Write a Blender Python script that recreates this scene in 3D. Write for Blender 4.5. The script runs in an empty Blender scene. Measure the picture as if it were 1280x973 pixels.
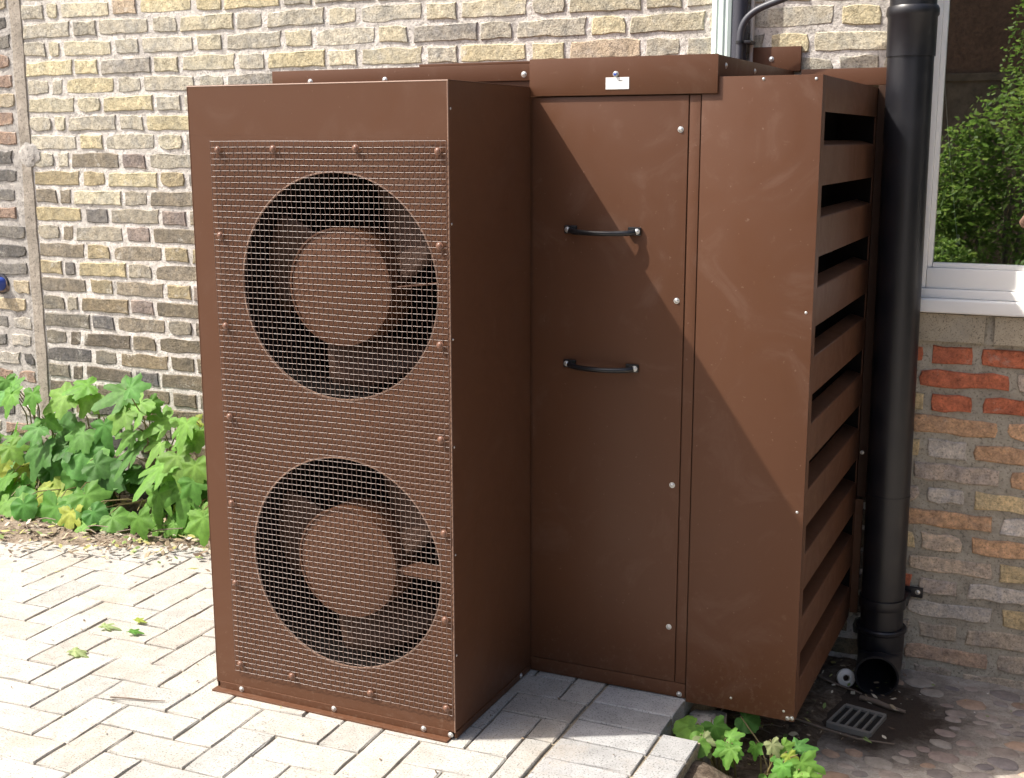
import bpy, bmesh, math, random
from mathutils import Vector, Matrix, noise

random.seed(7)
scene = bpy.context.scene
COL = scene.collection
R = math.radians

# ------------------------------------------------------------------ camera
CAM = Vector((1.3874, -4.0067, 1.5249))
FPX, YAW, PITCH, ROLL = 1554.0, 0.4329, -0.1969, -0.0020
_f = Vector((-math.sin(YAW) * math.cos(PITCH), math.cos(YAW) * math.cos(PITCH), math.sin(PITCH)))
_r = Vector((math.cos(YAW), math.sin(YAW), 0))
_u = _r.cross(_f)
RIGHT = math.cos(ROLL) * _r + math.sin(ROLL) * _u
UP = -math.sin(ROLL) * _r + math.cos(ROLL) * _u
FWD = _f
cam_data = bpy.data.cameras.new('camera')
cam_data.sensor_width = 36
cam_data.lens = 36 * FPX / 1280
cam_data.clip_start = 0.02
cam_data.clip_end = 500
cam = bpy.data.objects.new('camera', cam_data)
COL.objects.link(cam)
m = Matrix((RIGHT, UP, -FWD)).transposed().to_4x4()
m.translation = CAM
cam.matrix_world = m
scene.camera = cam

# ------------------------------------------------------------------ sky, sun, exposure
SUN = Vector((1.0, 0.54, -1.45)).normalized()          # direction the light travels
elev = math.asin(-SUN.z)
az = math.atan2(-SUN.x, -SUN.y)                        # from +Y towards +X, where the sun stands
world = bpy.data.worlds.new('World')
scene.world = world
world.use_nodes = True
wn = world.node_tree
sky = wn.nodes.new('ShaderNodeTexSky')
sky.sky_type = 'NISHITA'
sky.sun_disc = False
sky.sun_elevation = elev
sky.sun_rotation = az
sky.air_density = 0.8
sky.dust_density = 5.0
sky.ozone_density = 0.3
bgn = wn.nodes['Background']
bgn.inputs['Strength'].default_value = 0.142
wn.links.new(sky.outputs[0], bgn.inputs['Color'])
sl = bpy.data.lights.new('sun', 'SUN')
sl.energy = 3.75
sl.angle = R(0.6)
sl.color = (1.0, 0.955, 0.88)
so = bpy.data.objects.new('sun', sl)
COL.objects.link(so)
so.rotation_euler = SUN.to_track_quat('-Z', 'Y').to_euler()
so.location = (-6, -4, 9)
vs = scene.view_settings
vs.view_transform = 'Standard'
vs.look = 'None'
vs.gamma = 1
vs.exposure = 1.03


# ------------------------------------------------------------------ helpers
def at(px, py, Y):
    """point in the plane y = Y that stands behind a place in the picture"""
    d = RIGHT * ((px - 640) / FPX) + UP * ((486.5 - py) / FPX) + FWD
    return CAM + d * ((Y - CAM.y) / d.y)


def project(p):
    d = Vector(p) - CAM
    z = d.dot(FWD)
    if z <= 0.05:
        return (-9999, -9999)
    return (640 + FPX * d.dot(RIGHT) / z, 486.5 - FPX * d.dot(UP) / z)


def in_poly(p, poly):
    c = False
    j = len(poly) - 1
    for i in range(len(poly)):
        a, b = poly[i], poly[j]
        if (a[1] > p[1]) != (b[1] > p[1]) and p[0] < (b[0] - a[0]) * (p[1] - a[1]) / (b[1] - a[1]) + a[0]:
            c = not c
        j = i
    return c


UNIT_OUTLINE = [(240, 116), (345, 100), (664, 82), (895, 76), (1000, 82), (1096, 100), (1068, 760), (988, 893), (569, 918), (276, 855)]
PIPE_OUTLINE = [(1102, 0), (1162, 0), (1136, 780), (1130, 860), (1075, 860), (1074, 780)]


def seen(p, margin=25):
    x, y = project(p)
    if not (-margin < x < 1280 + margin and -margin < y < 973 + margin):
        return False
    return not in_poly((x, y), UNIT_OUTLINE)


class MB:
    def __init__(self):
        self.v, self.f = [], []

    def add(self, vs, fs):
        o = len(self.v)
        self.v += [tuple(p) for p in vs]
        self.f += [tuple(i + o for i in f) for f in fs]
        return self

    def bm(self, b):
        b.verts.index_update()
        self.add([v.co.copy() for v in b.verts], [[v.index for v in f.verts] for f in b.faces])
        b.free()
        return self

    def box(self, x0, x1, y0, y1, z0, z1, bev=0.0, seg=2):
        b = bmesh.new()
        bmesh.ops.create_cube(b, size=1)
        for v in b.verts:
            v.co = Vector(((x0 + x1) / 2 + v.co.x * (x1 - x0), (y0 + y1) / 2 + v.co.y * (y1 - y0), (z0 + z1) / 2 + v.co.z * (z1 - z0)))
        if bev:
            bmesh.ops.bevel(b, geom=list(b.edges), offset=bev, segments=seg, affect='EDGES', profile=0.6)
        return self.bm(b)

    def tube(self, pts, rad, n=10, caps=True):
        pts = [Vector(p) for p in pts]
        rs = rad if isinstance(rad, (list, tuple)) else [rad] * len(pts)
        vs, fs = [], []
        ref = None
        for i, p in enumerate(pts):
            t = (pts[min(i + 1, len(pts) - 1)] - pts[max(i - 1, 0)]).normalized()
            if ref is None:
                ref = t.orthogonal().normalized()
            ref = (ref - t * ref.dot(t)).normalized()
            s = t.cross(ref)
            for k in range(n):
                a = 2 * math.pi * k / n
                vs.append(p + (ref * math.cos(a) + s * math.sin(a)) * rs[i])
        for i in range(len(pts) - 1):
            for k in range(n):
                k2 = (k + 1) % n
                fs.append((i * n + k, i * n + k2, (i + 1) * n + k2, (i + 1) * n + k))
        if caps:
            fs.append(tuple(range(n))[::-1])
            fs.append(tuple((len(pts) - 1) * n + k for k in range(n)))
        return self.add(vs, fs)

    def lathe(self, prof, c, axis=Vector((0, 0, 1)), n=32, closed=False):
        """prof: list of (radius, height along axis)"""
        axis = Vector(axis).normalized()
        a = axis.orthogonal().normalized()
        b = axis.cross(a)
        c = Vector(c)
        vs, fs = [], []
        for r, h in prof:
            for k in range(n):
                t = 2 * math.pi * k / n
                vs.append(c + axis * h + (a * math.cos(t) + b * math.sin(t)) * r)
        L = len(prof)
        for i in range(L if closed else L - 1):
            i2 = (i + 1) % L
            for k in range(n):
                k2 = (k + 1) % n
                fs.append((i * n + k, i * n + k2, i2 * n + k2, i2 * n + k))
        return self.add(vs, fs)

    def mesh(self, name, mat, smooth=None):
        me = bpy.data.meshes.new(name)
        me.from_pydata(self.v, [], self.f)
        me.validate()
        b = bmesh.new()
        b.from_mesh(me)
        bmesh.ops.recalc_face_normals(b, faces=b.faces)
        b.to_mesh(me)
        b.free()
        if mat:
            me.materials.append(mat)
        if smooth is not None:
            me.polygons.foreach_set('use_smooth', [True] * len(me.polygons))
            me.set_sharp_from_angle(angle=R(smooth))
        return me

    def build(self, name, mat, parent=None, smooth=None):
        return link(name, self.mesh(name, mat, smooth), parent)


def wloc(o):
    l = Vector((0, 0, 0))
    while o:
        l += o.location
        o = o.parent
    return l


def link(name, me, parent=None, loc=(0, 0, 0)):
    """mesh is in world coordinates (offset by loc); parents are never rotated"""
    o = bpy.data.objects.new(name, me)
    COL.objects.link(o)
    if parent:
        o.parent = parent
        o.location = Vector(loc) - wloc(parent)
    else:
        o.location = loc
    return o


def tag(o, label=None, cat=None, group=None, kind=None):
    if label: o['label'] = label
    if cat: o['category'] = cat
    if group: o['group'] = group
    if kind: o['kind'] = kind
    return o


def thing(name, loc, label, cat, group=None):
    o = bpy.data.objects.new(name, None)
    o.empty_display_size = 0.1
    COL.objects.link(o)
    o.location = loc
    return tag(o, label, cat, group)


# ------------------------------------------------------------------ materials
class NT:
    def __init__(self, name):
        self.m = bpy.data.materials.new(name)
        self.m.use_nodes = True
        self.t = self.m.node_tree
        self.p = self.t.nodes['Principled BSDF']
        self.out = self.t.nodes['Material Output']

    def n(self, typ, **kw):
        nd = self.t.nodes.new('ShaderNode' + typ)
        for k, v in kw.items():
            if k in nd.bl_rna.properties and k not in ('inputs',):
                setattr(nd, k, v)
            else:
                nd.inputs[k].default_value = v
        return nd

    def l(self, a, b):
        self.t.links.new(a, b)

    def pos(self):
        return self.n('NewGeometry').outputs['Position']

    def noise(self, vec, scale, detail=4, rough=0.6, dist=0.0):
        nd = self.n('TexNoise')
        nd.inputs['Scale'].default_value = scale
        nd.inputs['Detail'].default_value = detail
        nd.inputs['Roughness'].default_value = rough
        nd.inputs['Distortion'].default_value = dist
        self.l(vec, nd.inputs['Vector'])
        return nd.outputs['Fac']

    def ramp(self, fac, stops):
        nd = self.n('ValToRGB')
        e = nd.color_ramp.elements
        while len(e) < len(stops):
            e.new(0.5)
        for el, (p, c) in zip(e, stops):
            el.position = p
            el.color = c if len(c) == 4 else (*c, 1)
        self.l(fac, nd.inputs['Fac'])
        return nd.outputs['Color']

    def mix(self, a, b, fac=1.0, mode='MIX'):
        nd = self.n('Mix', data_type='RGBA', blend_type=mode)
        for s, k in ((fac, 0), (a, 6), (b, 7)):
            if hasattr(s, 'links'):
                self.l(s, nd.inputs[k])
            elif k == 0:
                nd.inputs[0].default_value = s
            else:
                nd.inputs[k].default_value = s if len(s) == 4 else (*s, 1)
        return nd.outputs[2]

    def bump(self, h, strength, dist, prev=None):
        nd = self.n('Bump')
        nd.inputs['Strength'].default_value = strength
        nd.inputs['Distance'].default_value = dist
        self.l(h, nd.inputs['Height'])
        if prev:
            self.l(prev, nd.inputs['Normal'])
        return nd.outputs['Normal']

    def finish(self, col, rough=0.6, normal=None, spec=0.5, metal=0.0):
        if hasattr(col, 'links'):
            self.l(col, self.p.inputs['Base Color'])
        else:
            self.p.inputs['Base Color'].default_value = (*col, 1)
        if hasattr(rough, 'links'):
            self.l(rough, self.p.inputs['Roughness'])
        else:
            self.p.inputs['Roughness'].default_value = rough
        self.p.inputs['Specular IOR Level'].default_value = spec
        self.p.inputs['Metallic'].default_value = metal
        if normal:
            self.l(normal, self.p.inputs['Normal'])
        return self.m


def g(v):
    return (v, v, v, 1)


def brick_material(name, source, lime, lime_col, pits=0.6, grime_amt=0.7):
    t = NT(name)
    P = t.pos()
    if source == 'object':
        base = t.n('ObjectInfo').outputs['Color']
    else:
        base = t.n('Attribute', attribute_name='tint').outputs['Color']
    # patches of another firing colour inside one brick
    patch = t.noise(P, 13, 5, 0.7, 0.8)
    warm = t.mix(base, (1.07, 1.03, 0.95, 1), 1.0, 'MULTIPLY')
    cold = t.mix(base, (0.80, 0.81, 0.83, 1), 1.0, 'MULTIPLY')
    c = t.mix(cold, warm, t.ramp(patch, [(0.36, g(0)), (0.47, g(0.5)), (0.60, g(1))]))
    mott = t.noise(P, 36, 6, 0.75)
    c = t.mix(c, t.ramp(mott, [(0.32, g(0.60)), (0.5, g(1.0)), (0.68, g(1.35))]), 1.0, 'MULTIPLY')
    fine = t.noise(P, 140, 4, 0.75)
    c = t.mix(c, t.ramp(fine, [(0.37, g(0.25)), (0.46, g(1.0)), (0.66, g(1.22))]), pits, 'MULTIPLY')
    sm = t.noise(P, 11, 8, 0.8, 0.6)
    c = t.mix(c, lime_col, t.ramp(sm, [(0.57, g(0)), (0.68, g(lime))]))
    grime = t.noise(P, 5.5, 5, 0.7)
    c = t.mix(c, t.ramp(grime, [(0.3, g(0.62)), (0.5, g(1.0))]), grime_amt, 'MULTIPLY')
    b = t.bump(t.noise(P, 38, 6, 0.7), 1.0, 0.007)
    b = t.bump(fine, 0.8, 0.003, b)
    return t.finish(c, 0.92, b, 0.25)


LIME = (0.60, 0.57, 0.50, 1)
M = {}
M['brick'] = brick_material('stock_brick', 'object', 0.75, LIME)
M['brick_t'] = brick_material('stock_brick_field', 'attr', 0.75, LIME)
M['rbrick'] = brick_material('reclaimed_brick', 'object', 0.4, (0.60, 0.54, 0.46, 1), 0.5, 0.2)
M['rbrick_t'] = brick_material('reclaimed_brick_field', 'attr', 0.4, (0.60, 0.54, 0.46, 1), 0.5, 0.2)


def mortar_material(name, a, b, sc=30):
    t = NT(name)
    P = t.pos()
    n1 = t.noise(P, sc, 6, 0.7)
    c = t.ramp(n1, [(0.3, a), (0.62, b)])
    pit = t.noise(P, 130, 3, 0.6)
    c = t.mix(c, t.ramp(pit, [(0.34, g(0.45)), (0.45, g(1))]), 0.8, 'MULTIPLY')
    big = t.noise(P, 6, 4, 0.6)
    c = t.mix(c, t.ramp(big, [(0.3, g(0.7)), (0.55, g(1))]), 1, 'MULTIPLY')
    bm_ = t.bump(n1, 1.0, 0.008)
    bm_ = t.bump(pit, 0.6, 0.002, bm_)
    return t.finish(c, 0.95, bm_, 0.2)


M['mortar'] = mortar_material('lime_mortar', (0.42, 0.39, 0.345), (0.70, 0.66, 0.61))
M['mortar_buff'] = mortar_material('buff_mortar', (0.36, 0.32, 0.25), (0.49, 0.44, 0.355))  # bay mortar, lightened to offset the shade below the window
M['mortar_grey'] = mortar_material('grey_mortar', (0.30, 0.28, 0.26), (0.50, 0.47, 0.43))
M['fillet'] = mortar_material('sand_mortar_fillet', (0.29, 0.255, 0.21), (0.36, 0.32, 0.27), 14)


def paint(name, base, rough=0.42, dust=0.06, seed=0.0):
    t = NT(name)
    P = t.pos()
    mp = t.n('Mapping')
    mp.inputs['Location'].default_value = (seed, seed * 2, seed)
    t.l(P, mp.inputs['Vector'])
    V = mp.outputs[0]
    smear = t.noise(V, 4.5, 7, 0.7, 1.6)
    dustc = (0.34, 0.25, 0.20, 1)
    c = t.mix((*base, 1), dustc, t.ramp(smear, [(0.54, g(0)), (0.78, g(dust))]))
    sc = t.noise(V, 14, 5, 0.7, 0.8)
    c = t.mix(c, dustc, t.ramp(sc, [(0.66, g(0)), (0.80, g(dust * 1.4))]))
    sp = t.noise(V, 95, 2, 0.5)
    c = t.mix(c, dustc, t.ramp(sp, [(0.735, g(0)), (0.76, g(0.18))]))
    # dust splashed up from the ground on the lowest hand's breadth of the panels
    sx = t.n('SeparateXYZ')
    t.l(P, sx.inputs[0])
    hi = t.n('MapRange')
    for k_, v_ in (('From Min', 0.0), ('From Max', 0.30), ('To Min', 0.16), ('To Max', 0.0)):
        hi.inputs[k_].default_value = v_
    t.l(sx.outputs['Z'], hi.inputs['Value'])
    ad = t.n('Math', operation='ADD')
    t.l(hi.outputs[0], ad.inputs[0])
    t.l(t.noise(V, 60, 4, 0.7), ad.inputs[1])
    c = t.mix(c, (0.30, 0.22, 0.16, 1), t.ramp(ad.outputs[0], [(0.68, g(0)), (0.82, g(0.14))]))
    r = t.ramp(smear, [(0.3, g(rough - 0.05)), (0.7, g(rough + 0.14))])
    b = t.bump(t.noise(V, 320, 2, 0.5), 0.06, 0.001)
    b = t.bump(t.noise(V, 1.6, 2, 0.5), 0.15, 0.02, b)
    return t.finish(c, r, b, 0.28)


BROWN = (0.097, 0.0418, 0.0212)
M['brown'] = paint('brown_powder_coat', BROWN)
M['brown2'] = paint('brown_powder_coat_panel', (0.095, 0.0408, 0.0207), 0.40, 0.11, 3.7)
M['brown_dark'] = paint('dark_brown_coat', (0.048, 0.023, 0.013), 0.6, 0.01, 8.1)
M['worn'] = paint('worn_bright_edge', (0.26, 0.165, 0.12), 0.38, 0.5, 5.5)
M['wire'] = NT('brown_coated_wire').finish((0.125, 0.074, 0.056), 0.32, None, 0.7)
M['black_in'] = NT('dark_inside').finish((0.008, 0.006, 0.005), 0.85, None, 0.1)  # near black that puts the shade of fan and louvre insides into colour
M['zinc'] = NT('zinc_screw').finish((0.62, 0.62, 0.60), 0.38, None, 0.5, 0.8)
M['brown_screw'] = NT('brown_painted_screw').finish((0.17, 0.085, 0.055), 0.35)
M['handle'] = NT('black_handle_plastic').finish((0.012, 0.012, 0.013), 0.28)
M['sticker'] = NT('white_sticker').finish((0.80, 0.79, 0.76), 0.4)
M['blue'] = NT('blue_plastic').finish((0.04, 0.08, 0.35), 0.3)


def plastic(name, base, rough, sm=0.12):
    t = NT(name)
    P = t.pos()
    n1 = t.noise(P, 7, 6, 0.7, 0.5)
    c = t.mix((*base, 1), (0.16, 0.155, 0.15, 1), t.ramp(n1, [(0.52, g(0)), (0.82, g(sm))]))
    r = t.ramp(n1, [(0.3, g(rough)), (0.7, g(rough + 0.18))])
    return t.finish(c, r, t.bump(t.noise(P, 25, 3), 0.05, 0.002), 0.5)


M['pipe'] = plastic('black_pipe_plastic', (0.009, 0.009, 0.012), 0.30, 0.05)
M['conduit'] = plastic('dark_grey_conduit', (0.045, 0.047, 0.06), 0.38, 0.1)
M['insul'] = plastic('black_pipe_insulation', (0.030, 0.031, 0.045), 0.55, 0.1)
M['pale'] = plastic('pale_green_trunking', (0.62, 0.74, 0.68), 0.35, 0.05)
M['white'] = plastic('white_window_plastic', (0.86, 0.845, 0.81), 0.25, 0.04)
M['whiteb'] = plastic('white_moulded_plastic', (0.58, 0.56, 0.52), 0.4, 0.1)


def stone_block(name, a, b, source_tint=True):
    t = NT(name)
    P = t.pos()
    if source_tint == 'object':
        base = t.n('ObjectInfo').outputs['Color']
    elif source_tint == 'attr':
        base = t.n('Attribute', attribute_name='tint').outputs['Color']
    else:
        base = a
    n1 = t.noise(P, 14, 6, 0.7)
    c = t.mix(base, t.ramp(n1, [(0.3, g(0.80)), (0.6, g(1.06))]), 1, 'MULTIPLY')
    sp = t.noise(P, 210, 2, 0.6)
    c = t.mix(c, t.ramp(sp, [(0.34, g(0.36)), (0.43, g(1)), (0.65, g(1.06))]), 0.9, 'MULTIPLY')
    d = t.noise(P, 3.3, 6, 0.75, 0.4)
    c = t.mix(c, b, t.ramp(d, [(0.50, g(0)), (0.72, g(0.60))]))
    bb = t.bump(sp, 0.5, 0.0018)
    bb = t.bump(n1, 0.5, 0.004, bb)
    return t.finish(c, 0.93, bb, 0.25)


M['pav'] = stone_block('paving_concrete', None, (0.30, 0.25, 0.19, 1), 'object')
M['pav_t'] = stone_block('paving_concrete_field', None, (0.30, 0.25, 0.19, 1), 'attr')
M['sill'] = stone_block('sill_stone', (0.40, 0.34, 0.25, 1), (0.30, 0.29, 0.26, 1), None)
M['sand'] = mortar_material('joint_sand', (0.20, 0.165, 0.115), (0.38, 0.325, 0.24), 40)


def soil(name, a, b, c3):
    t = NT(name)
    P = t.pos()
    n1 = t.noise(P, 26, 8, 0.75)
    c = t.ramp(n1, [(0.3, a), (0.5, b), (0.7, c3)])
    bb = t.bump(n1, 1.0, 0.02)
    return t.finish(c, 0.95, bb, 0.2)


M['soil'] = soil('garden_soil', (0.035, 0.025, 0.018), (0.12, 0.09, 0.065), (0.26, 0.21, 0.16))
M['soil_dry'] = soil('dusty_soil', (0.10, 0.075, 0.05), (0.25, 0.20, 0.15), (0.42, 0.36, 0.29))
M['ground'] = soil('yard_ground', (0.22, 0.19, 0.15), (0.34, 0.30, 0.25), (0.44, 0.40, 0.34))


def concrete():
    t = NT('worn_concrete')
    P = t.pos()
    n1 = t.noise(P, 17, 8, 0.72)
    c = t.ramp(n1, [(0.28, (0.22, 0.185, 0.15)), (0.5, (0.37, 0.33, 0.285)), (0.72, (0.48, 0.44, 0.39))])
    # wet muddy stain round the gully under the pipe mouth
    vm = t.n('VectorMath', operation='DISTANCE')
    vm.inputs[1].default_value = (0.88, -0.36, -0.178)
    t.l(P, vm.inputs[0])
    ad = t.n('Math', operation='ADD')
    nn = t.noise(P, 7, 5, 0.7)
    mu = t.n('Math', operation='MULTIPLY')
    mu.inputs[1].default_value = 0.34
    t.l(nn, mu.inputs[0])
    t.l(vm.outputs['Value'], ad.inputs[0])
    t.l(mu.outputs[0], ad.inputs[1])
    wet = t.ramp(ad.outputs[0], [(0.36, g(1)), (0.56, g(0))])
    c = t.mix(c, (0.045, 0.032, 0.023, 1), wet)
    fine = t.noise(P, 160, 3, 0.6)
    c = t.mix(c, t.ramp(fine, [(0.3, g(0.6)), (0.5, g(1.0))]), 0.7, 'MULTIPLY')
    bb = t.bump(n1, 0.9, 0.012)
    bb = t.bump(fine, 0.5, 0.003, bb)
    return t.finish(c, 0.88, bb, 0.35)


M['concrete'] = concrete()


def pebble_mat():
    t = NT('pebble_stone')
    P = t.pos()
    base = t.n('ObjectInfo').outputs['Color']
    c = t.mix(base, t.ramp(t.noise(P, 30, 6, 0.7), [(0.3, g(0.7)), (0.7, g(1.2))]), 1, 'MULTIPLY')
    return t.finish(c, 0.75, t.bump(t.noise(P, 60, 4), 0.3, 0.003), 0.35)


M['pebble'] = pebble_mat()


def leaf_mat(name):
    t = NT(name)
    base = t.n('ObjectInfo').outputs['Color']
    tc = t.n('TexCoord').outputs['Object']
    P = t.pos()
    c = t.mix(base, t.ramp(t.noise(P, 45, 4, 0.6), [(0.3, g(0.78)), (0.7, g(1.2))]), 1, 'MULTIPLY')
    vein = t.n('Attribute', attribute_name='vein').outputs['Fac']
    c = t.mix(c, t.mix(c, (1.5, 1.4, 1.5, 1), 1, 'MULTIPLY'), vein)
    t.finish(c, 0.55, t.bump(t.noise(tc, 90, 3), 0.25, 0.002), 0.22)
    tr = t.n('BsdfTranslucent')
    t.l(t.mix(c, (1.3, 1.5, 0.6, 1), 1, 'MULTIPLY'), tr.inputs['Color'])
    mx = t.n('MixShader')
    mx.inputs[0].default_value = 0.38
    t.l(t.p.outputs[0], mx.inputs[1])
    t.l(tr.outputs[0], mx.inputs[2])
    t.l(mx.outputs[0], t.out.inputs['Surface'])
    return t.m


M['leaf'] = leaf_mat('green_leaf')


def attr_mat(name, rough=0.8, trans=0.0):
    t = NT(name)
    c = t.n('Attribute', attribute_name='tint').outputs['Color']
    t.finish(c, rough, None, 0.25)
    if trans:
        tr = t.n('BsdfTranslucent')
        t.l(c, tr.inputs['Color'])
        mx = t.n('MixShader')
        mx.inputs[0].default_value = trans
        t.l(t.p.outputs[0], mx.inputs[1])
        t.l(tr.outputs[0], mx.inputs[2])
        t.l(mx.outputs[0], t.out.inputs['Surface'])
    return t.m


M['litter'] = attr_mat('dry_litter', 0.85)
M['foliage'] = attr_mat('hedge_foliage', 0.6, 0.5)
M['stem'] = NT('leaf_stem').finish((0.16, 0.13, 0.05), 0.6)
M['twig'] = NT('dry_twig').finish((0.16, 0.12, 0.09), 0.8)
M['iron'] = plastic('weathered_iron', (0.19, 0.18, 0.16), 0.6, 0.6)
M['void'] = NT('gully_dark').finish((0.006, 0.006, 0.006), 0.8)
M['room'] = NT('room_plaster').finish((0.12, 0.105, 0.09), 0.9)
M['cord'] = NT('white_cord').finish((0.7, 0.7, 0.68), 0.6)
M['brown_brick'] = mortar_material('house_brickwork', (0.10, 0.055, 0.035), (0.20, 0.115, 0.075), 20)
M['fence'] = mortar_material('fence_timber', (0.10, 0.07, 0.045), (0.20, 0.145, 0.10), 9)


def glass_mat():
    t = NT('window_glass')
    t.t.nodes.remove(t.p)
    gl = t.n('BsdfGlossy')
    gl.inputs['Roughness'].default_value = 0.0
    gl.inputs['Color'].default_value = (0.95, 0.97, 0.95, 1)
    tr = t.n('BsdfTransparent')
    tr.inputs['Color'].default_value = (0.80, 0.83, 0.80, 1)
    mx = t.n('MixShader')
    mx.inputs[0].default_value = 0.35
    t.l(tr.outputs[0], mx.inputs[1])
    t.l(gl.outputs[0], mx.inputs[2])
    t.l(mx.outputs[0], t.out.inputs['Surface'])
    return t.m


M['glass'] = glass_mat()


def set_tint(me, cols_per_face):
    a = me.color_attributes.new('tint', 'FLOAT_COLOR', 'CORNER')
    data = []
    for poly, c in zip(me.polygons, cols_per_face):
        for _ in range(poly.loop_total):
            data += [c[0], c[1], c[2], 1.0]
    a.data.foreach_set('color', data)


# ------------------------------------------------------------------ ground, paving, pebbled concrete
ZL = -0.178                                    # level of the pebbled concrete at the gully
def sheet(name, x0, x1, y0, y1, z, mat, nx=1, ny=1, amp=0.0):
    b = MB()
    vs, fs = [], []
    for j in range(ny + 1):
        for i in range(nx + 1):
            x = x0 + (x1 - x0) * i / nx
            y = y0 + (y1 - y0) * j / ny
            zz = z + (amp * noise.noise(Vector((x * 7, y * 7, 1.3))) if amp else 0)
            vs.append((x, y, zz))
    for j in range(ny):
        for i in range(nx):
            a = j * (nx + 1) + i
            fs.append((a, a + 1, a + nx + 2, a + nx + 1))
    b.add(vs, fs)
    return b.build(name, mat, None, 60)


tag(sheet('ground', -60, 60, -70, 0.3, -0.26, M['ground']), kind='structure')
paving = MB()
paving.box(-4.6, 0.47, -4.9, 0.02, -0.20, -0.0075)
paving.box(0.4705, 0.578, -4.9, -1.095, -0.20, -0.0078)
paving = tag(paving.build('paving', M['sand']), kind='structure')
b = MB()
vs, fs = [], []
NXB, NYB = 150, 26
for j in range(NYB + 1):
    for i in range(NXB + 1):
        x = -4.6 + 3.74 * i / NXB
        ye = -.36 - .36 * max(0.0, min(1.0, (-1.45 - x) / .9)) + .07 * noise.noise(Vector((x * 3.3, 5.1, 0))) + .03 * noise.noise(Vector((x * 14, 5.1, 0)))
        t = j / NYB
        y = .004 + (ye - .004) * t
        vs.append((x, y, .022 * (1 - t ** 2) - .007 * t ** 6 + .016 * (1 - t) * noise.noise(Vector((x * 9, y * 9, 1.3))) + .004 * noise.noise(Vector((x * 30, y * 30, 1.3)))))
for j in range(NYB):
    for i in range(NXB):
        a = j * (NXB + 1) + i
        fs.append((a, a + 1, a + NXB + 2, a + NXB + 1))
tag(b.add(vs, fs).build('soil_bed', M['soil_dry'], None, 60), kind='structure')
vs, fs = [], []
NXB, NYB = 26, 90
for j in range(NYB + 1):
    for i in range(NXB + 1):
        x, y = .474 + .36 * i / NXB, .004 - 1.9 * j / NYB
        up = max(0.0, min(1.0, (-.93 - y) / .22)) * max(0.0, min(1.0, (.86 - x) / .26))
        edge = max(0.0, (x - .76) / .074)
        vs.append((x, y, ZL + .012 + .135 * up * up * (3 - 2 * up) - .03 * edge + .018 * noise.noise(Vector((x * 11, y * 11, .3))) + .006 * noise.noise(Vector((x * 37, y * 37, .3)))))
for j in range(NYB):
    for i in range(NXB):
        a = j * (NXB + 1) + i
        fs.append((a, a + 1, a + NXB + 2, a + NXB + 1))
tag(MB().add(vs, fs).build('gully_soil', M['soil'], None, 60), kind='structure')
pebbled = tag(sheet('pebbled_concrete', 0.70, 4.0, -4.9, 0.004, ZL, M['concrete'], 120, 160, 0.008), kind='structure')


def block_verts(poly, z_top, rnd, edge=0.0030, gap=0.0025, depth=0.05):
    """paving block from a plan polygon: sides, worn arris, slightly tilted top"""
    c = sum((Vector(p) for p in poly), Vector((0, 0))) / len(poly)
    n = len(poly)
    # outline with a point in the middle of long edges, jittered a little
    out = []
    for i in range(n):
        a, b = Vector(poly[i]), Vector(poly[(i + 1) % n])
        out.append(a)
        k = max(1, int((b - a).length / 0.06))
        for s in range(1, k):
            out.append(a + (b - a) * s / k)
    tilt = Vector((rnd.uniform(-.008, .008), rnd.uniform(-.008, .008)))
    dz = rnd.uniform(-.0012, .0012)
    vs, fs = [], []
    N = len(out)
    for ring, (ins, z) in enumerate(((gap, z_top - depth), (gap, z_top - edge), (gap + edge * 0.9, z_top))):
        for p in out:
            d = (c - p)
            j = rnd.uniform(-.0012, .0022) if ring else 0
            q = p + Vector((math.copysign(min(abs(d.x), ins + j), d.x), math.copysign(min(abs(d.y), ins + j), d.y)))
            zz = z + dz + tilt.dot(q - c) + (rnd.uniform(-.0008, .0008) if ring else 0)
            vs.append(Vector((q.x, q.y, zz)))
    for r_ in range(2):
        for k in range(N):
            k2 = (k + 1) % N
            fs.append((r_ * N + k, r_ * N + k2, (r_ + 1) * N + k2, (r_ + 1) * N + k))
    fs.append(tuple(2 * N + k for k in range(N)))
    return vs, fs


W = 0.1205
ROT = R(2.0)
ORG = Vector((-1.03, -1.79))
cr, sr = math.cos(ROT), math.sin(ROT)


def clip_x(poly, xmax):
    out = []
    for i in range(len(poly)):
        a, b = poly[i], poly[(i + 1) % len(poly)]
        ia, ib = a[0] <= xmax, b[0] <= xmax
        if ia: out.append(a)
        if ia != ib:
            t = (xmax - a[0]) / (b[0] - a[0])
            out.append((xmax, a[1] + t * (b[1] - a[1])))
    return out


def area(p):
    return abs(sum(p[i][0] * p[(i + 1) % len(p)][1] - p[(i + 1) % len(p)][0] * p[i][1] for i in range(len(p)))) / 2


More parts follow.
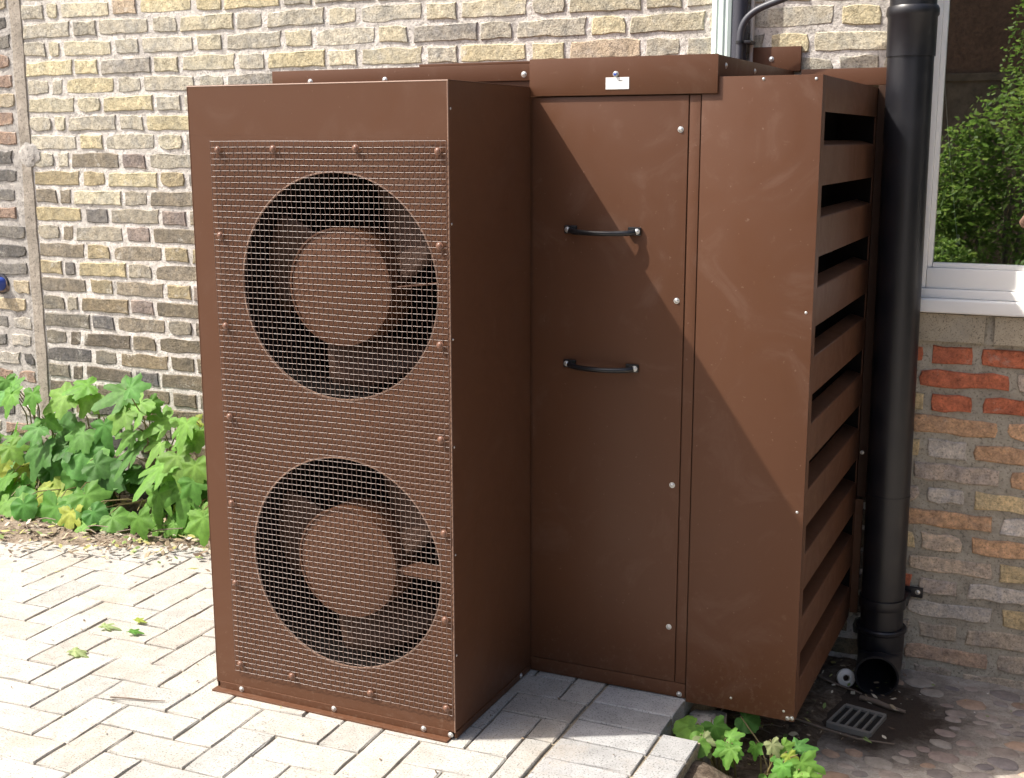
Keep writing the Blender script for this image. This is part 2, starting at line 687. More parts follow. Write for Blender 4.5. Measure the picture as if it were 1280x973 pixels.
blocks = []
for i in range(-32, 16):
    for j in range(-28, 20):
        k = (i + j + 2) % 4
        if k == 0:
            rc = (i, j, i + 2, j + 1)
        elif k == 2:
            rc = (i, j, i + 1, j + 2)
        else:
            continue
        pl = [(rc[0], rc[1]), (rc[2], rc[1]), (rc[2], rc[3]), (rc[0], rc[3])]
        pl = [(ORG.x + cr * a * W - sr * b * W, ORG.y + sr * a * W + cr * b * W) for a, b in pl]
        pl = clip_x(pl, 0.236)
        if len(pl) < 3 or area(pl) < 0.0012:
            continue
        cx = sum(p[0] for p in pl) / len(pl)
        cy = sum(p[1] for p in pl) / len(pl)
        if cx < -4.5 or cy > -0.10 or cy < -4.8:
            continue
        blocks.append((pl, 'field'))
y = -0.77
while y > -4.7:
    h = 0.1135
    blocks.append(([(0.240, y - h), (0.474, y - h), (0.474, y), (0.240, y)], 'edge'))
    y -= h
y = -1.10
while y > -4.7:
    blocks.append(([(0.4765, y - .118), (0.578, y - .118), (0.578, y), (0.4765, y)], 'edge'))
    y -= .118
rnd = random.Random(3)
cand = []
for pl, kind in blocks:
    cx = sum(p[0] for p in pl) / len(pl)
    cy = sum(p[1] for p in pl) / len(pl)
    if kind == 'field':
        s = rnd.uniform(0.86, 1.06)
        w = rnd.uniform(-0.007, 0.007)
        colr = (0.375 * s + w, 0.360 * s, 0.328 * s - w)
    else:
        s = rnd.uniform(0.82, 1.05)
        colr = (0.33 * s, 0.33 * s, 0.325 * s)
    vis = seen((cx, cy, 0), 60)
    cand.append((vis, -(Vector((cx, cy, 0)) - CAM).length, pl, colr))
cand.sort(key=lambda e: (not e[0], -e[1]))
rest = MB()
rest_c = []
nobj = 0
for vis, d, pl, colr in cand:
    vs, fs = block_verts(pl, 0.0, rnd)
    if vis and nobj < 290:
        c = sum(vs, Vector()) / len(vs)
        c.z = 0
        o = link('paving_block', MB().add([v - c for v in vs], fs).mesh('paving_block', M['pav']), paving, c)
        o.color = (*colr, 1)
        nobj += 1
    else:
        rest.add(vs, fs)
        rest_c += [colr] * len(fs)
me = rest.mesh('paving_blocks_beyond', M['pav_t'])
set_tint(me, rest_c)
tag(link('paving_blocks_beyond', me, paving), kind='stuff')

# pebbles set in the concrete
rnd = random.Random(21)
peb_meshes = []
for k in range(6):
    vs, fs = [], []
    n = 12
    jig = [rnd.uniform(.88, 1.1) for _ in range(n)]
    for ring, (rr, zz) in enumerate(((1.0, -0.25), (0.97, 0.08), (0.78, 0.30), (0.42, 0.42))):
        for a in range(n):
            t = 2 * math.pi * a / n
            vs.append((math.cos(t) * rr * jig[a], math.sin(t) * rr * jig[a], zz))
    for r_ in range(3):
        for a in range(n):
            a2 = (a + 1) % n
            fs.append((r_ * n + a, r_ * n + a2, (r_ + 1) * n + a2, (r_ + 1) * n + a))
    fs.append(tuple(3 * n + a for a in range(n)))
    peb_meshes.append(MB().add(vs, fs).mesh('pebble', M['pebble'], 80))
pts = []
tries = 0
PEB_COL = [(0.27, 0.235, 0.215), (0.31, 0.26, 0.225), (0.34, 0.24, 0.175), (0.22, 0.195, 0.19), (0.35, 0.31, 0.265), (0.28, 0.22, 0.19)]
while len(pts) < 290 and tries < 30000:
    tries += 1
    x, y = rnd.uniform(0.80, 1.95), rnd.uniform(-1.2, -0.06)
    r_ = rnd.uniform(0.020, 0.050)
    if math.hypot(x - .87, (y + .38) * .95) < rnd.uniform(.24, .36):
        continue
    if any((x - a) ** 2 + ((y - b) * 1.5) ** 2 < ((r_ + c) * 1.04) ** 2 for a, b, c in pts):
        continue
    pts.append((x, y, r_))
for x, y, r_ in pts:
    o = link('pebble', rnd.choice(peb_meshes), pebbled, (x, y, ZL + 0.001))
    o.scale = (r_, r_ * rnd.uniform(.55, .8), r_ * rnd.uniform(.22, .42))
    o.rotation_euler.z = rnd.uniform(-.5, .5)
    s = rnd.uniform(.8, 1.15)
    o.color = (*[c * s for c in rnd.choice(PEB_COL)], 1)


# ------------------------------------------------------------------ brick walls
def brick_mesh_pts(w, h, rnd, ero=0.004):
    """one brick face-on: origin at the centre of its face, face towards -y"""
    out = []
    nx = 5 if w > 0.18 else 3
    for k in range(nx): out.append((-w / 2 + w * k / nx, -h / 2))
    for k in range(2): out.append((w / 2, -h / 2 + h * k / 2))
    for k in range(nx): out.append((w / 2 - w * k / nx, h / 2))
    for k in range(2): out.append((-w / 2, h / 2 - h * k / 2))
    N = len(out)
    pr = rnd.uniform(-.0030, .0014)
    vs = []
    for i, (x, z) in enumerate(out):
        corner = abs(abs(x) - w / 2) < 1e-6 and abs(abs(z) - h / 2) < 1e-6
        e = rnd.uniform(-.0015, ero) + (rnd.uniform(0.0, 0.004) if corner else 0)
        out[i] = (x - math.copysign(e, x) * (abs(abs(x) - w / 2) < 1e-6), z - math.copysign(e, z) * (abs(abs(z) - h / 2) < 1e-6))
    for ring in range(3):
        for x, z in out:
            if ring == 0: vs.append(Vector((x, 0.03, z)))
            elif ring == 1: vs.append(Vector((x, 0.0035 + pr * .5, z)))
            else:
                ins = rnd.uniform(.0015, .0045)
                xx = x - math.copysign(min(ins, abs(x)), x)
                zz = z - math.copysign(min(ins, abs(z)), z)
                vs.append(Vector((xx, pr + rnd.uniform(-.0012, .0014), zz)))
    fs = []
    for r_ in range(2):
        for k in range(N):
            k2 = (k + 1) % N
            fs.append((r_ * N + k, r_ * N + k2, (r_ + 1) * N + k2, (r_ + 1) * N + k))
    fs.append(tuple(2 * N + k for k in range(N)))
    return vs, fs


_bm_cache = {}


def brick_variants(w, h, key, mat, ero):
    k = (round(w, 3), round(h, 3), key)
    if k not in _bm_cache:
        r2 = random.Random(int(w * 1000) * 31 + int(h * 10000) + len(key) * 977)
        _bm_cache[k] = []
        for _ in range(7):
            vs, fs = brick_mesh_pts(w, h, r2, ero)
            _bm_cache[k].append(MB().add(vs, fs).mesh('brick', mat, 14))
    return _bm_cache[k]


def lay(wall, bricks, mat_o, mat_t, key, ero, limit, colour, rnd):
    """bricks: (x centre, z centre, width, height). The ones that show are parts; the rest one joined part."""
    rows = []
    for x, z, w, h in bricks:
        p = (x, 0, z)
        px = project(p)
        v = seen(p, 45) and not in_poly(px, PIPE_OUTLINE)
        rows.append((not v, (Vector(p) - CAM).length, x, z, w, h))
    rows.sort()
    rest, rc, n = MB(), [], 0
    for nv, d, x, z, w, h in rows:
        c = colour(x, z, rnd)
        x += rnd.uniform(-.003, .003)
        z += rnd.uniform(-.002, .002)
        if not nv and n < limit:
            o = link('brick', rnd.choice(brick_variants(w, h, key, mat_o, ero)), wall, (x, 0, z))
            o.rotation_euler.y = rnd.uniform(-.012, .012)
            o.color = (*c, 1)
            n += 1
        else:
            vs, fs = brick_mesh_pts(w, h, rnd, ero)
            rest.add([v + Vector((x, 0, z)) for v in vs], fs)
            rc += [c] * len(fs)
    if rest.v:
        me = rest.mesh('bricks_beyond', mat_t, 14)
        set_tint(me, rc)
        tag(link('bricks_beyond', me, wall), kind='stuff')
    return n


COURSE = 0.075
JX = 0.0135
S, H_, Q = 0.2565, 0.1245, 0.064


def flemish(x0, x1, z0, z1, closers=True):
    out = []
    k0 = int(math.floor((z0 - 2.012) / COURSE))
    k1 = int(math.ceil((z1 - 2.012) / COURSE))
    for k in range(k0, k1):
        zc = 2.012 + COURSE * (k + 0.5)
        if zc < z0 or zc > z1: continue
        rowA = k % 2 == 0
        x = x0
        seq = [H_, Q] if rowA else []
        i = 0
        while x < x1:
            w = seq[i] if i < len(seq) else (S if (i - len(seq)) % 2 == 0 else H_)
            w2 = min(w, x1 - x)
            if w2 > 0.03:
                out.append((x + w2 / 2, zc, w2, COURSE - 0.0115))
            x += w + JX
            i += 1
    return out


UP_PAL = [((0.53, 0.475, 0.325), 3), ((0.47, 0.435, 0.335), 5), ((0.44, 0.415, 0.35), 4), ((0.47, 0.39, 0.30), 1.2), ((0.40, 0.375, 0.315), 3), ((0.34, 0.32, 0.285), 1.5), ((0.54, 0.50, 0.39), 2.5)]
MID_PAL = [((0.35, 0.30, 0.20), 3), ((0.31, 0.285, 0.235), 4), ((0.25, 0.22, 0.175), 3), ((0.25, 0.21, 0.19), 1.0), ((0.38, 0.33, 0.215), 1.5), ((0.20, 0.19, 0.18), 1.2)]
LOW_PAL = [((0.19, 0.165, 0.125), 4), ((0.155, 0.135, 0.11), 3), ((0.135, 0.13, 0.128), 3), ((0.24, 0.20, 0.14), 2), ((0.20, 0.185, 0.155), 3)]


def pick(pal, rnd):
    s = sum(w for _, w in pal)
    r_ = rnd.uniform(0, s)
    for c, w in pal:
        r_ -= w
        if r_ <= 0: break
    k = rnd.uniform(.88, 1.12)
    return [v * k for v in c]


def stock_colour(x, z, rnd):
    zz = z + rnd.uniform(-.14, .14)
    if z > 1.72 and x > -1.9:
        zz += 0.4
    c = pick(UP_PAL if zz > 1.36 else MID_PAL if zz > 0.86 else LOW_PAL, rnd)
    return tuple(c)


XJ = 0.862                  # where the old wall stops and the rebuilt bay under the window starts
wall = MB()
wall.box(-2.703, XJ, 0.0033, 0.24, -0.30, 3.2)
wall.box(XJ, 2.30, 0.0030, 0.24, 2.30, 3.2)
wall.box(2.302, 4.0, 0.0030, 0.24, -0.30, 3.2)
wall = tag(wall.build('brick_wall', M['mortar']), 'long yellow stock brick wall with pale mortar behind the brown units', 'wall')
bl = flemish(-2.700, XJ - .004, -0.18, 3.2)
bl += [b for b in flemish(XJ + .012, 2.296, 2.32, 3.2)] + flemish(2.31, 3.98, -0.18, 3.2)
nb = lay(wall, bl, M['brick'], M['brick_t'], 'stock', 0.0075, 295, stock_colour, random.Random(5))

# older wall beyond the mortar fillet at the far left
owall = MB()
owall.box(-6.0, -2.760, 0.004, 0.24, -0.30, 3.2)
owall = tag(owall.build('old_brick_wall', M['mortar_grey']), 'older grey patched brick wall at the far left edge beyond the mortar fillet', 'wall')
ob = []
rnd = random.Random(12)
z = -0.13
while z < 3.15:
    x = -5.9 + rnd.uniform(0, .2)
    while x < -2.80:
        w = rnd.choice((S, H_, H_))
        w = min(w, -2.775 - x)
        if w > 0.05:
            ob.append((x + w / 2, z, w, COURSE * .80))
        x += w + 0.022
    z += COURSE * 1.06


def old_colour(x, z, rnd):
    pal = [((0.20, 0.19, 0.175), 4), ((0.13, 0.125, 0.12), 2), ((0.42, 0.36, 0.26), 1.4), ((0.30, 0.22, 0.175), 1.5), ((0.48, 0.45, 0.40), 1.5 if z > .75 else 5)]
    return tuple(pick(pal, rnd))


lay(owall, ob, M['brick'], M['brick_t'], 'old', 0.011, 120, old_colour, random.Random(6))

# mortar fillet (straight joint smeared with sandy mortar)
b = MB()
vs, fs = [], []
rnd = random.Random(2)
zs = [-0.2 + 3.4 * k / 90 for k in range(91)]
for k, z in enumerate(zs):
    a = noise.noise(Vector((0, 1.7, z * 6))) * .008
    c = noise.noise(Vector((4, 1.7, z * 6))) * .009
    d = noise.noise(Vector((8, 1.7, z * 11))) * .003
    for x, y in ((-2.764 + a, .01), (-2.760 + a, -.0025 + d), (-2.733, -.0040 + d), (-2.704 + c, -.0025 + d), (-2.697 + c, .01)):
        vs.append((x, y, z))
for k in range(90):
    for i in range(4):
        fs.append((k * 5 + i, k * 5 + i + 1, k * 5 + i + 6, k * 5 + i + 5))
fil = MB().add(vs, fs).build('mortar_fillet', M['fillet'], None, 25)
tag(fil, 'vertical sandy mortar fillet sealing the joint between the two brick walls', 'mortar joint')
# lump of cracked mortar on the fillet
lump = MB()
bmx = bmesh.new()
bmesh.ops.create_icosphere(bmx, subdivisions=3, radius=1)
for v in bmx.verts:
    n_ = noise.noise(v.co * 2.3) * .35 + noise.noise(v.co * 6) * .12
    v.co = Vector((v.co.x * .060, v.co.y * .007, v.co.z * .050)) * (1 + n_ * .9) + Vector((-2.715, -.002, 1.47))
lump.bm(bmx)
tag(lump.build('mortar_lump', M['mortar_grey'], fil, 50))

# small blue pipe stub poking out of the old wall
SX = at(1.5, 355, 0)
st = thing('pipe_stub', SX, 'small blue capped pipe stub poking from the old wall at the left edge', 'pipe stub')
MB().lathe([(0.0, .045), (.026, .045), (.030, .04), (.030, 0), (.034, -.004)], SX + Vector((0, .004, 0)), (0, -1, 0), 20).build('cap', M['blue'], st, 40)
MB().lathe([(.038, .006), (.045, .004), (.045, -.004)], SX + Vector((0, .004, 0)), (0, -1, 0), 20).build('collar', M['pipe'], st, 40)

# rebuilt bay under the window
bay = MB()
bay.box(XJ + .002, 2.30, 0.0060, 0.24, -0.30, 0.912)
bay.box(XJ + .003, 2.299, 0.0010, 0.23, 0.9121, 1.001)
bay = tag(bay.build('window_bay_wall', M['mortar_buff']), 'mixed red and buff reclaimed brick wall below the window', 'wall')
rb = []
rnd = random.Random(31)
zt = 0.912
k = 0
while zt > -0.2:
    h = 0.0605
    zc = zt - 0.0725 / 2 - .004
    x = {0: .983, 1: .941, 2: .986, 3: .935}[k % 4] + rnd.uniform(-.008, .008)
    w0 = H_ if k % 2 == 0 else S + .004
    lx = XJ + .006
    rb.append(((lx + x - .022) / 2, zc, x - .022 - lx, h))
    i = 0
    while x < 2.29:
        w = w0 if i == 0 else (S if (i + (k % 2)) % 2 == 1 else H_ if k % 2 == 0 else S)
        w = min(w * rnd.uniform(.96, 1.04), 2.295 - x)
        if w > .04: rb.append((x + w / 2, zc, w, h * rnd.uniform(.95, 1.03)))
        x += w + rnd.uniform(.018, .026)
        i += 1
    zt -= 0.0752
    k += 1


def bay_colour(x, z, rnd):  # brick colours made paler to make up for the shade on this wall
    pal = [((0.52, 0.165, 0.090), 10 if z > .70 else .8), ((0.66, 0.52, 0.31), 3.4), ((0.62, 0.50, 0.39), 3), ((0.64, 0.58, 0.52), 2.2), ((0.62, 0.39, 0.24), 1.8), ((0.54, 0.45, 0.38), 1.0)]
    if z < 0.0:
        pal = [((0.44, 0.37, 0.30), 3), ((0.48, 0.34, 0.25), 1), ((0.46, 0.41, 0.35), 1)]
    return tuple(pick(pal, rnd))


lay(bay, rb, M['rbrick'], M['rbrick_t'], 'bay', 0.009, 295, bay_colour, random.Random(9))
x = 0.885
rnd = random.Random(4)
while x < 2.25:
    w = 0.232
    if abs(x - .885) < 1e-6: w = 1.122 - .885
    bmx = bmesh.new()
    bmesh.ops.create_cube(bmx, size=1)
    bmesh.ops.subdivide_edges(bmx, edges=[e for e in bmx.edges], cuts=3, use_grid_fill=True)
    for v in bmx.verts:
        v.co = Vector((x + w / 2 + v.co.x * w, .025 + v.co.y * .08, .959 + v.co.z * .086))
        v.co += noise.noise_vector(v.co * 22) * .0035
    MB().bm(bmx).build('sill_stone', M['sill'], bay, 40)
    x += w + .028

# ------------------------------------------------------------------ window
win = thing('window', (1.6, 0.05, 1.0), 'white framed window with garden reflected in its glass right of the downpipe', 'window')
fx0, fx1, fz0, fz1 = 0.900, 2.26, 1.078, 2.29
fr = MB()
fr.box(fx0, fx0 + .042, 0.001, .075, fz0, fz1, .004)
fr.box(fx1 - .042, fx1, 0.001, .075, fz0, fz1, .004)
fr.box(fx0 + .0425, fx1 - .0425, 0.0015, .075, fz0, fz0 + .062, .004)
fr.box(fx0 + .0425, fx1 - .0425, 0.0015, .075, fz1 - .06, fz1, .004)
fr.build('frame', M['white'], win, 40)
bd = MB()
bd.box(fx0 + .0425, fx0 + .056, 0.012, .04, fz0 + .063, fz1 - .061, .003)
bd.box(fx1 - .056, fx1 - .0425, 0.012, .04, fz0 + .063, fz1 - .061, .003)
bd.box(fx0 + .057, fx1 - .057, 0.012, .04, fz0 + .0625, fz0 + .077, .003)
bd.build('glazing_bead', M['white'], win, 40)
sb = MB()
sb.box(fx0 - .012, fx1 + .012, -.034, .074, 1.006, 1.049, .007, 3)
sb.box(fx0 - .002, fx1 + .002, -.012, .074, 1.0495, 1.0775, .005)
sb.build('sill', M['white'], win, 40)
MB().box(fx0 + .045, fx1 - .045, .030, .0305, fz0 + .064, fz1 - .062).build('glass_pane', M['glass'], win)
cord = thing('blind_cord', (1.0, .16, 1.2), 'thin white blind cord hanging behind the window glass', 'cord')
pc = [at(1176, -30, .16), at(1178, 60, .16), at(1186, 180, .16), at(1192, 250, .16), at(1197, 305, .16)]
MB().tube(pc, .0016, 6).build('cord', M['cord'], cord)
MB().lathe([(.0, .03), (.004, .028), (.008, 0), (.006, -.004), (0, -.004)], pc[-1], (0, 0, 1), 10).build('toggle', M['cord'], cord, 40)
room = MB()
room.box(0.55, 2.7, 2.6, 2.7, 0, 2.8)
room.box(0.45, 0.549, .25, 2.7, 0, 2.8)
room.box(2.701, 2.8, .25, 2.7, 0, 2.8)
room.box(0.45, 2.8, .25, 2.7, 2.801, 2.9)
room.box(0.45, 2.8, .25, 2.7, -.1, -.001)
tag(room.build('room_interior', M['room']), kind='structure')


# ------------------------------------------------------------------ screws
def screw_mesh(name, r_, mat):
    return MB().lathe([(0.0, .62 * r_), (.45 * r_, .56 * r_), (.80 * r_, .40 * r_), (.92 * r_, .1 * r_), (1.25 * r_, .06 * r_), (1.25 * r_, -.05 * r_)], (0, 0, 0), (0, -1, 0), 14).mesh(name, mat, 50)


SCREW_Z = screw_mesh('zinc_screw', .0064, M['zinc'])
SCREW_S = screw_mesh('small_screw', .005, M['zinc'])
SCREW_B = screw_mesh('brown_screw', .0078, M['brown_screw'])


def screw(parent, me, p, face='-y'):
    o = link('screw', me, parent, p)
    if face == '+x': o.rotation_euler.z = R(90)
    return o


# ------------------------------------------------------------------ fan housing
X0, X1, YF, YB, HT = -0.761, 0.0, -1.359, -0.8835, 1.665
fan_house = thing('fan_housing', (-.38, -1.12, 0), 'tall brown metal housing with two round fans behind wire mesh', 'fan housing')
FANS = [(-.3205, 1.163), (-.3225, .433)]
FR = .287


def ring_cell(b, c, r_, x0, x1, z0, z1, y):
    angs = [2 * math.pi * k / 72 for k in range(72)]
    for X in (x0, x1):
        for Z in (z0, z1):
            angs.append(math.atan2(Z - c[1], X - c[0]) % (2 * math.pi))
    angs.sort()
    vs, fs = [], []
    for a in angs:
        dx, dz = math.cos(a), math.sin(a)
        vs.append((c[0] + r_ * dx, y, c[1] + r_ * dz))
        t = 1e9
        if dx > 1e-9: t = min(t, (x1 - c[0]) / dx)
        if dx < -1e-9: t = min(t, (x0 - c[0]) / dx)
        if dz > 1e-9: t = min(t, (z1 - c[1]) / dz)
        if dz < -1e-9: t = min(t, (z0 - c[1]) / dz)
        vs.append((c[0] + t * dx, y, c[1] + t * dz))
    n = len(angs)
    for k in range(n):
        k2 = (k + 1) % n
        fs.append((2 * k, 2 * k + 1, 2 * k2 + 1, 2 * k2))
    b.add(vs, fs)


fp = MB()
ZM = 0.797
for yy in (YF, YF + .002):
    ring_cell(fp, FANS[0], FR, X0, X1, ZM, 1.54, yy)
    ring_cell(fp, FANS[1], FR, X0, X1, .050, ZM, yy)
fp.box(X0, X1, YF, YF + .002, 1.5401, HT - .0008)
fp.box(X0, X1, YF, YF + .002, .0215, .0499)
fpo = fp.build('front_panel', M['brown'], fan_house)
# folded edges of the front panel: thin rolled corner that catches the light
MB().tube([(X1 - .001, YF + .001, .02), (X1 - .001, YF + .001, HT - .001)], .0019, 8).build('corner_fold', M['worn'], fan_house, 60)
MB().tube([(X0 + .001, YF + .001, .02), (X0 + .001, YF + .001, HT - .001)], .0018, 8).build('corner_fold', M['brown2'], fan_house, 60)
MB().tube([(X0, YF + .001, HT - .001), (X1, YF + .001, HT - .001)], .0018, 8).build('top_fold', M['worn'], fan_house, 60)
MB().box(X1 - .0025, X1, YF + .0021, YB, 0.004, HT - .0012).build('side_panel', M['brown'], fan_house)
MB().box(X0, X0 + .0025, YF + .0021, YB, 0.004, HT - .0012).build('side_panel', M['brown'], fan_house)
MB().box(X0 + .001, X1 - .001, YF + .0025, YB, HT - .0010, HT + .0018, .0008).build('top_panel', M['brown'], fan_house)
MB().box(X0 + .003, X1 - .003, -.95, -.94, .004, HT - .003).build('dark_baffle', M['black_in'], fan_house)  # near black backing sheet that makes the fan openings read dark
MB().box(X0 + .012, X1 - .018, YF - .0030, YF - .0003, .006, .0245, .001).build('base_flange', M['brown2'], fan_house)
MB().box(X0 - .002, X1 - .012, YF - .0240, YF + .03, -.001, .0055, .0015).build('base_plate', M['brown2'], fan_house)
MB().box(X1 + .0004, X1 + .0030, YF + .004, YB - .002, .004, .022, .0008).build('base_flange', M['brown'], fan_house)

for fi, (cx, cz) in enumerate(FANS):
    fan = MB().lathe([(FR + .0032, -.0006), (FR - .0006, -.0012), (FR - .0016, .0035), (FR + .0005, .0035)], (cx, YF, cz), (0, 1, 0), 72, True).build('fan', M['worn'], fan_house, 40)  # pale ring paints the bright line round the fan opening
    MB().lathe([(FR + .004, .010), (FR + .001, .030), (FR - .004, .160), (FR + .006, .160)], (cx, YF, cz), (0, 1, 0), 72).build('shroud', M['black_in'], fan, 40)  # coloured near black for the shade inside the opening
    HR = .1485
    hub = MB().lathe([(0, .0125), (HR - .008, .0125), (HR - .002, .014), (HR, .019), (HR, .125), (0, .125)], (cx, YF, cz), (0, 1, 0), 64).build('hub', M['brown'], fan, 35)
    MB().lathe([(HR - .004, .010), (HR + .0012, .0105), (HR + .0018, .018), (HR - .004, .016)], (cx, YF, cz), (0, 1, 0), 64, True).build('hub_rim', M['brown2'], fan, 50)
    for k in range(3):
        a0 = R((128, 248, 8)[k] + (0, 4)[fi])
        vs, fs = [], []
        NA, NR = 10, 5
        for i in range(NR + 1):
            u = i / NR
            rr = HR - .004 + (FR - .018 - HR) * u
            for j in range(NA + 1):
                v = j / NA
                ang = a0 + R(-4 + 14 * u) + R(56 + 10 * u) * (v - .0)
                dep = .050 + .080 * v - .010 * math.sin(math.pi * v)
                vs.append((cx + rr * math.cos(ang), YF + dep, cz + rr * math.sin(ang)))
        for i in range(NR):
            for j in range(NA):
                q = i * (NA + 1) + j
                fs.append((q, q + 1, q + NA + 2, q + NA + 1))
        bo = MB().add(vs, fs).build('blade', M['brown_dark'], fan, 60)
        sm = bo.modifiers.new('thick', 'SOLIDIFY')
        sm.thickness = .004
    if fi == 0:
        MB().tube([(cx + HR - .003, YF + .022, cz + .005), (cx + FR - .008, YF + .022, cz + .022)], .0028, 8).build('strut', M['brown'], fan)
    else:
        vs = [(cx + HR - .003, YF + .020, cz + .002), (cx + .215, YF + .020, cz + .030), (cx + FR - .006, YF + .020, cz + .026), (cx + FR - .006, YF + .020, cz - .014), (cx + HR - .003, YF + .020, cz - .010)]
        vs2 = [(a, y_ + .004, c) for a, y_, c in vs]
        MB().add(vs + vs2, [(0, 1, 2, 3, 4), (9, 8, 7, 6, 5)] + [(k, (k + 1) % 5, 5 + (k + 1) % 5, 5 + k) for k in range(5)]).build('strut', M['brown'], fan)

# woven wire mesh in front of the fans
MX0, MX1, MZ0, MZ1 = -.690, -.0035, .070, 1.525
YM = YF - .0056
NXW = 48
NZW = 98
wm = MB()


def warp(x, z):
    e = .0016
    return (e * noise.noise(Vector((x * 5, 3.1, z * 4))), .0022 * noise.noise(Vector((x * 4, 9.2, z * 5))) , .0034 * noise.noise(Vector((x * 4.3, 6.6, z * 5))))


def wire(pts, r_, n=5):
    wm.tube(pts, r_, n, False)


dx = (MX1 - MX0) / NXW
dz = (MZ1 - MZ0) / NZW
RW = .00080
for j in range(NZW + 1):
    z = MZ0 + j * dz
    pts = []
    for i in range(NXW + 1):
        x = MX0 + i * dx
        w = warp(x, z)
        pts.append((x + w[0], YM + w[1] + (.0011 if (i + j) % 2 else -.0011), z + w[2]))
    wire(pts, RW)
for i in range(NXW + 1):
    x = MX0 + i * dx
    pts = []
    for j in range(NZW + 1):
        z = MZ0 + j * dz
        w = warp(x, z)
        pts.append((x + w[0], YM + w[1] - (.0011 if (i + j) % 2 else -.0011), z + w[2]))
    wire(pts, RW)
wmo = wm.build('wire_mesh', M['wire'], fan_house, 80)
tag(wmo, kind='stuff')
for x, z in [(-.667, 1.505), (-.495, 1.507), (-.252, 1.509), (-.025, 1.502), (-.672, 1.285), (-.024, 1.279), (-.668, 1.047), (-.026, 1.038), (-.669, .801), (-.027, .801), (-.676, .559), (-.022, .560), (-.676, .33), (-.022, .33), (-.672, .092), (-.5, .088), (-.25, .086), (-.022, .088)]:
    screw(fan_house, SCREW_B, (x, YM - .0015, z))
for x, z in [(-.675, .014), (-.369, .016), (-.092, .015), (-.012, .014)]:
    screw(fan_house, SCREW_Z, (x, YF - .0032, z))
for z in (1.60, 1.33, 1.05, .78, .50, .23):
    screw(fan_house, SCREW_S, (X1 + .0003, YF + .012, z), '+x').scale = (.55, .55, .55)
screw(fan_house, SCREW_Z, (X1 + .0032, YB - .07, .014), '+x')

# ------------------------------------------------------------------ cabinet with door and louvres
YC = -.877
cab = thing('plant_cabinet', (0.0, -.45, 0), 'wide brown metal cabinet with door, two black handles and louvred side against the wall', 'cabinet')
c_ = MB()
c_.box(-.800, .4705, YC + .003, YC + .006, .001, 1.6825)            # front backing sheet
c_.box(-.800, -.797, YC + .0061, -.010, .001, 1.6825)                # left side
c_.box(-.7969, .7700, -.013, -.010, .02, 1.6825)                     # back
c_.build('carcass', M['brown'], cab)
MB().box(.4707, .7695, YC + .002, -.0135, 1.6780, 1.6805).build('top_panel', M['brown'], cab)
door = MB().box(.0060, .4385, YC - .0035, YC + .0029, .0465, 1.6385, .0014).build('door', M['brown2'], cab, 40)
MB().box(.4415, .4695, YC - .0020, YC + .0029, .0465, 1.6385, .001).build('trim_strip', M['brown2'], cab, 40)
MB().box(.0040, .4697, YC - .0015, YC + .0029, .0025, .0440, .001).build('plinth', M['brown'], cab, 40)
rp = MB()
rp.box(.4725, .7735, YC - .0030, YC - .0005, -.006, 1.6820, .0009)
rp.box(.7705, .7735, YC - .0004, YC + .040, -.005, 1.6815)
rp.build('right_panel', M['brown2'], cab, 40)
# louvred side
MB().box(.7690, .7722, YC + .0402, -.014, 1.5945, 1.6815, .0006).build('top_fascia', M['brown'], cab, 40)
MB().box(.7690, .7722, -.045, -.0138, .02, 1.5940, .0006).build('rear_jamb', M['brown'], cab, 40)
fl = MB()
fl.box(.6600, .6620, YC + .0065, -.0445, .02, 1.675)
fl.box(.6625, .7680, -.0455, -.0442, .02, 1.675)
fl.build('dark_backing', M['black_in'], cab)  # near black sheets paint the shade inside the louvre gaps


def slat(zt):
    pr_ = [(.728, zt + .012), (.7700, zt + .0005), (.7716, zt - .002), (.7716, zt - .099), (.7600, zt - .101), (.7600, zt - .0995), (.7695, zt - .0975), (.7695, zt - .003), (.728, zt + .0095)]
    y0, y1 = YC + .004, -.046
    n = len(pr_)
    vs = [(x, y0, z) for x, z in pr_] + [(x, y1, z) for x, z in pr_]
    fs = [(k, (k + 1) % n, n + (k + 1) % n, n + k) for k in range(n)] + [tuple(range(n))[::-1], tuple(range(n, 2 * n))]
    return MB().add(vs, fs)


for k in range(9):
    zt = 1.513 - .1775 * k
    slat(zt).build('louvre_slat', M['brown'], cab)
MB().box(.7745, .7990, -.050, -.0470, .010, .395, .001).build('edge_trim', M['brown2'], cab)
MB().box(.7740, .8180, -.030, -.0120, .396, 1.688, .001).build('shade_strip', M['brown_dark'], cab)  # dark strip standing in for the shade between louvres and pipe
# lid and flashings
ld = MB()
ld.box(-.0010, .5100, YC - .0028, -.0030, 1.6835, 1.7368, .0008)
ld.box(-.0012, .5140, YC - .0100, YC - .0046, 1.6415, 1.7375, .0010)
ld.build('lid', M['brown2'], cab, 40)
MB().box(-.833, -.0014, YC - .0040, -.0030, 1.6835, 1.7270, .0010).build('lid', M['brown'], cab, 40)
MB().box(-.345, -.0014, YC + .0060, -.0030, 1.7275, 1.7350, .0010).build('lid_seam', M['brown'], cab, 40)
MB().box(.378, .532, -.0140, -.0020, 1.7372, 1.812, .001).build('wall_flashing', M['brown'], cab, 40)
MB().box(.536, .858, -.0200, -.0020, 1.690, 1.741, .001).build('wall_flashing', M['brown'], cab, 40)
MB().box(.216, .280, YC - .0112, YC - .0102, 1.656, 1.686).build('sticker', M['sticker'], cab)
MB().box(.252, .262, YC - .0116, YC - .0113, 1.6765, 1.6780).build('printed_mark', M['pipe'], cab)
screw(cab, SCREW_Z, (.243, YC - .0100, 1.694))
MB().box(.239, .247, YC - .0165, YC - .0145, 1.690, 1.697, .001).build('screw_cap', M['blue'], cab)
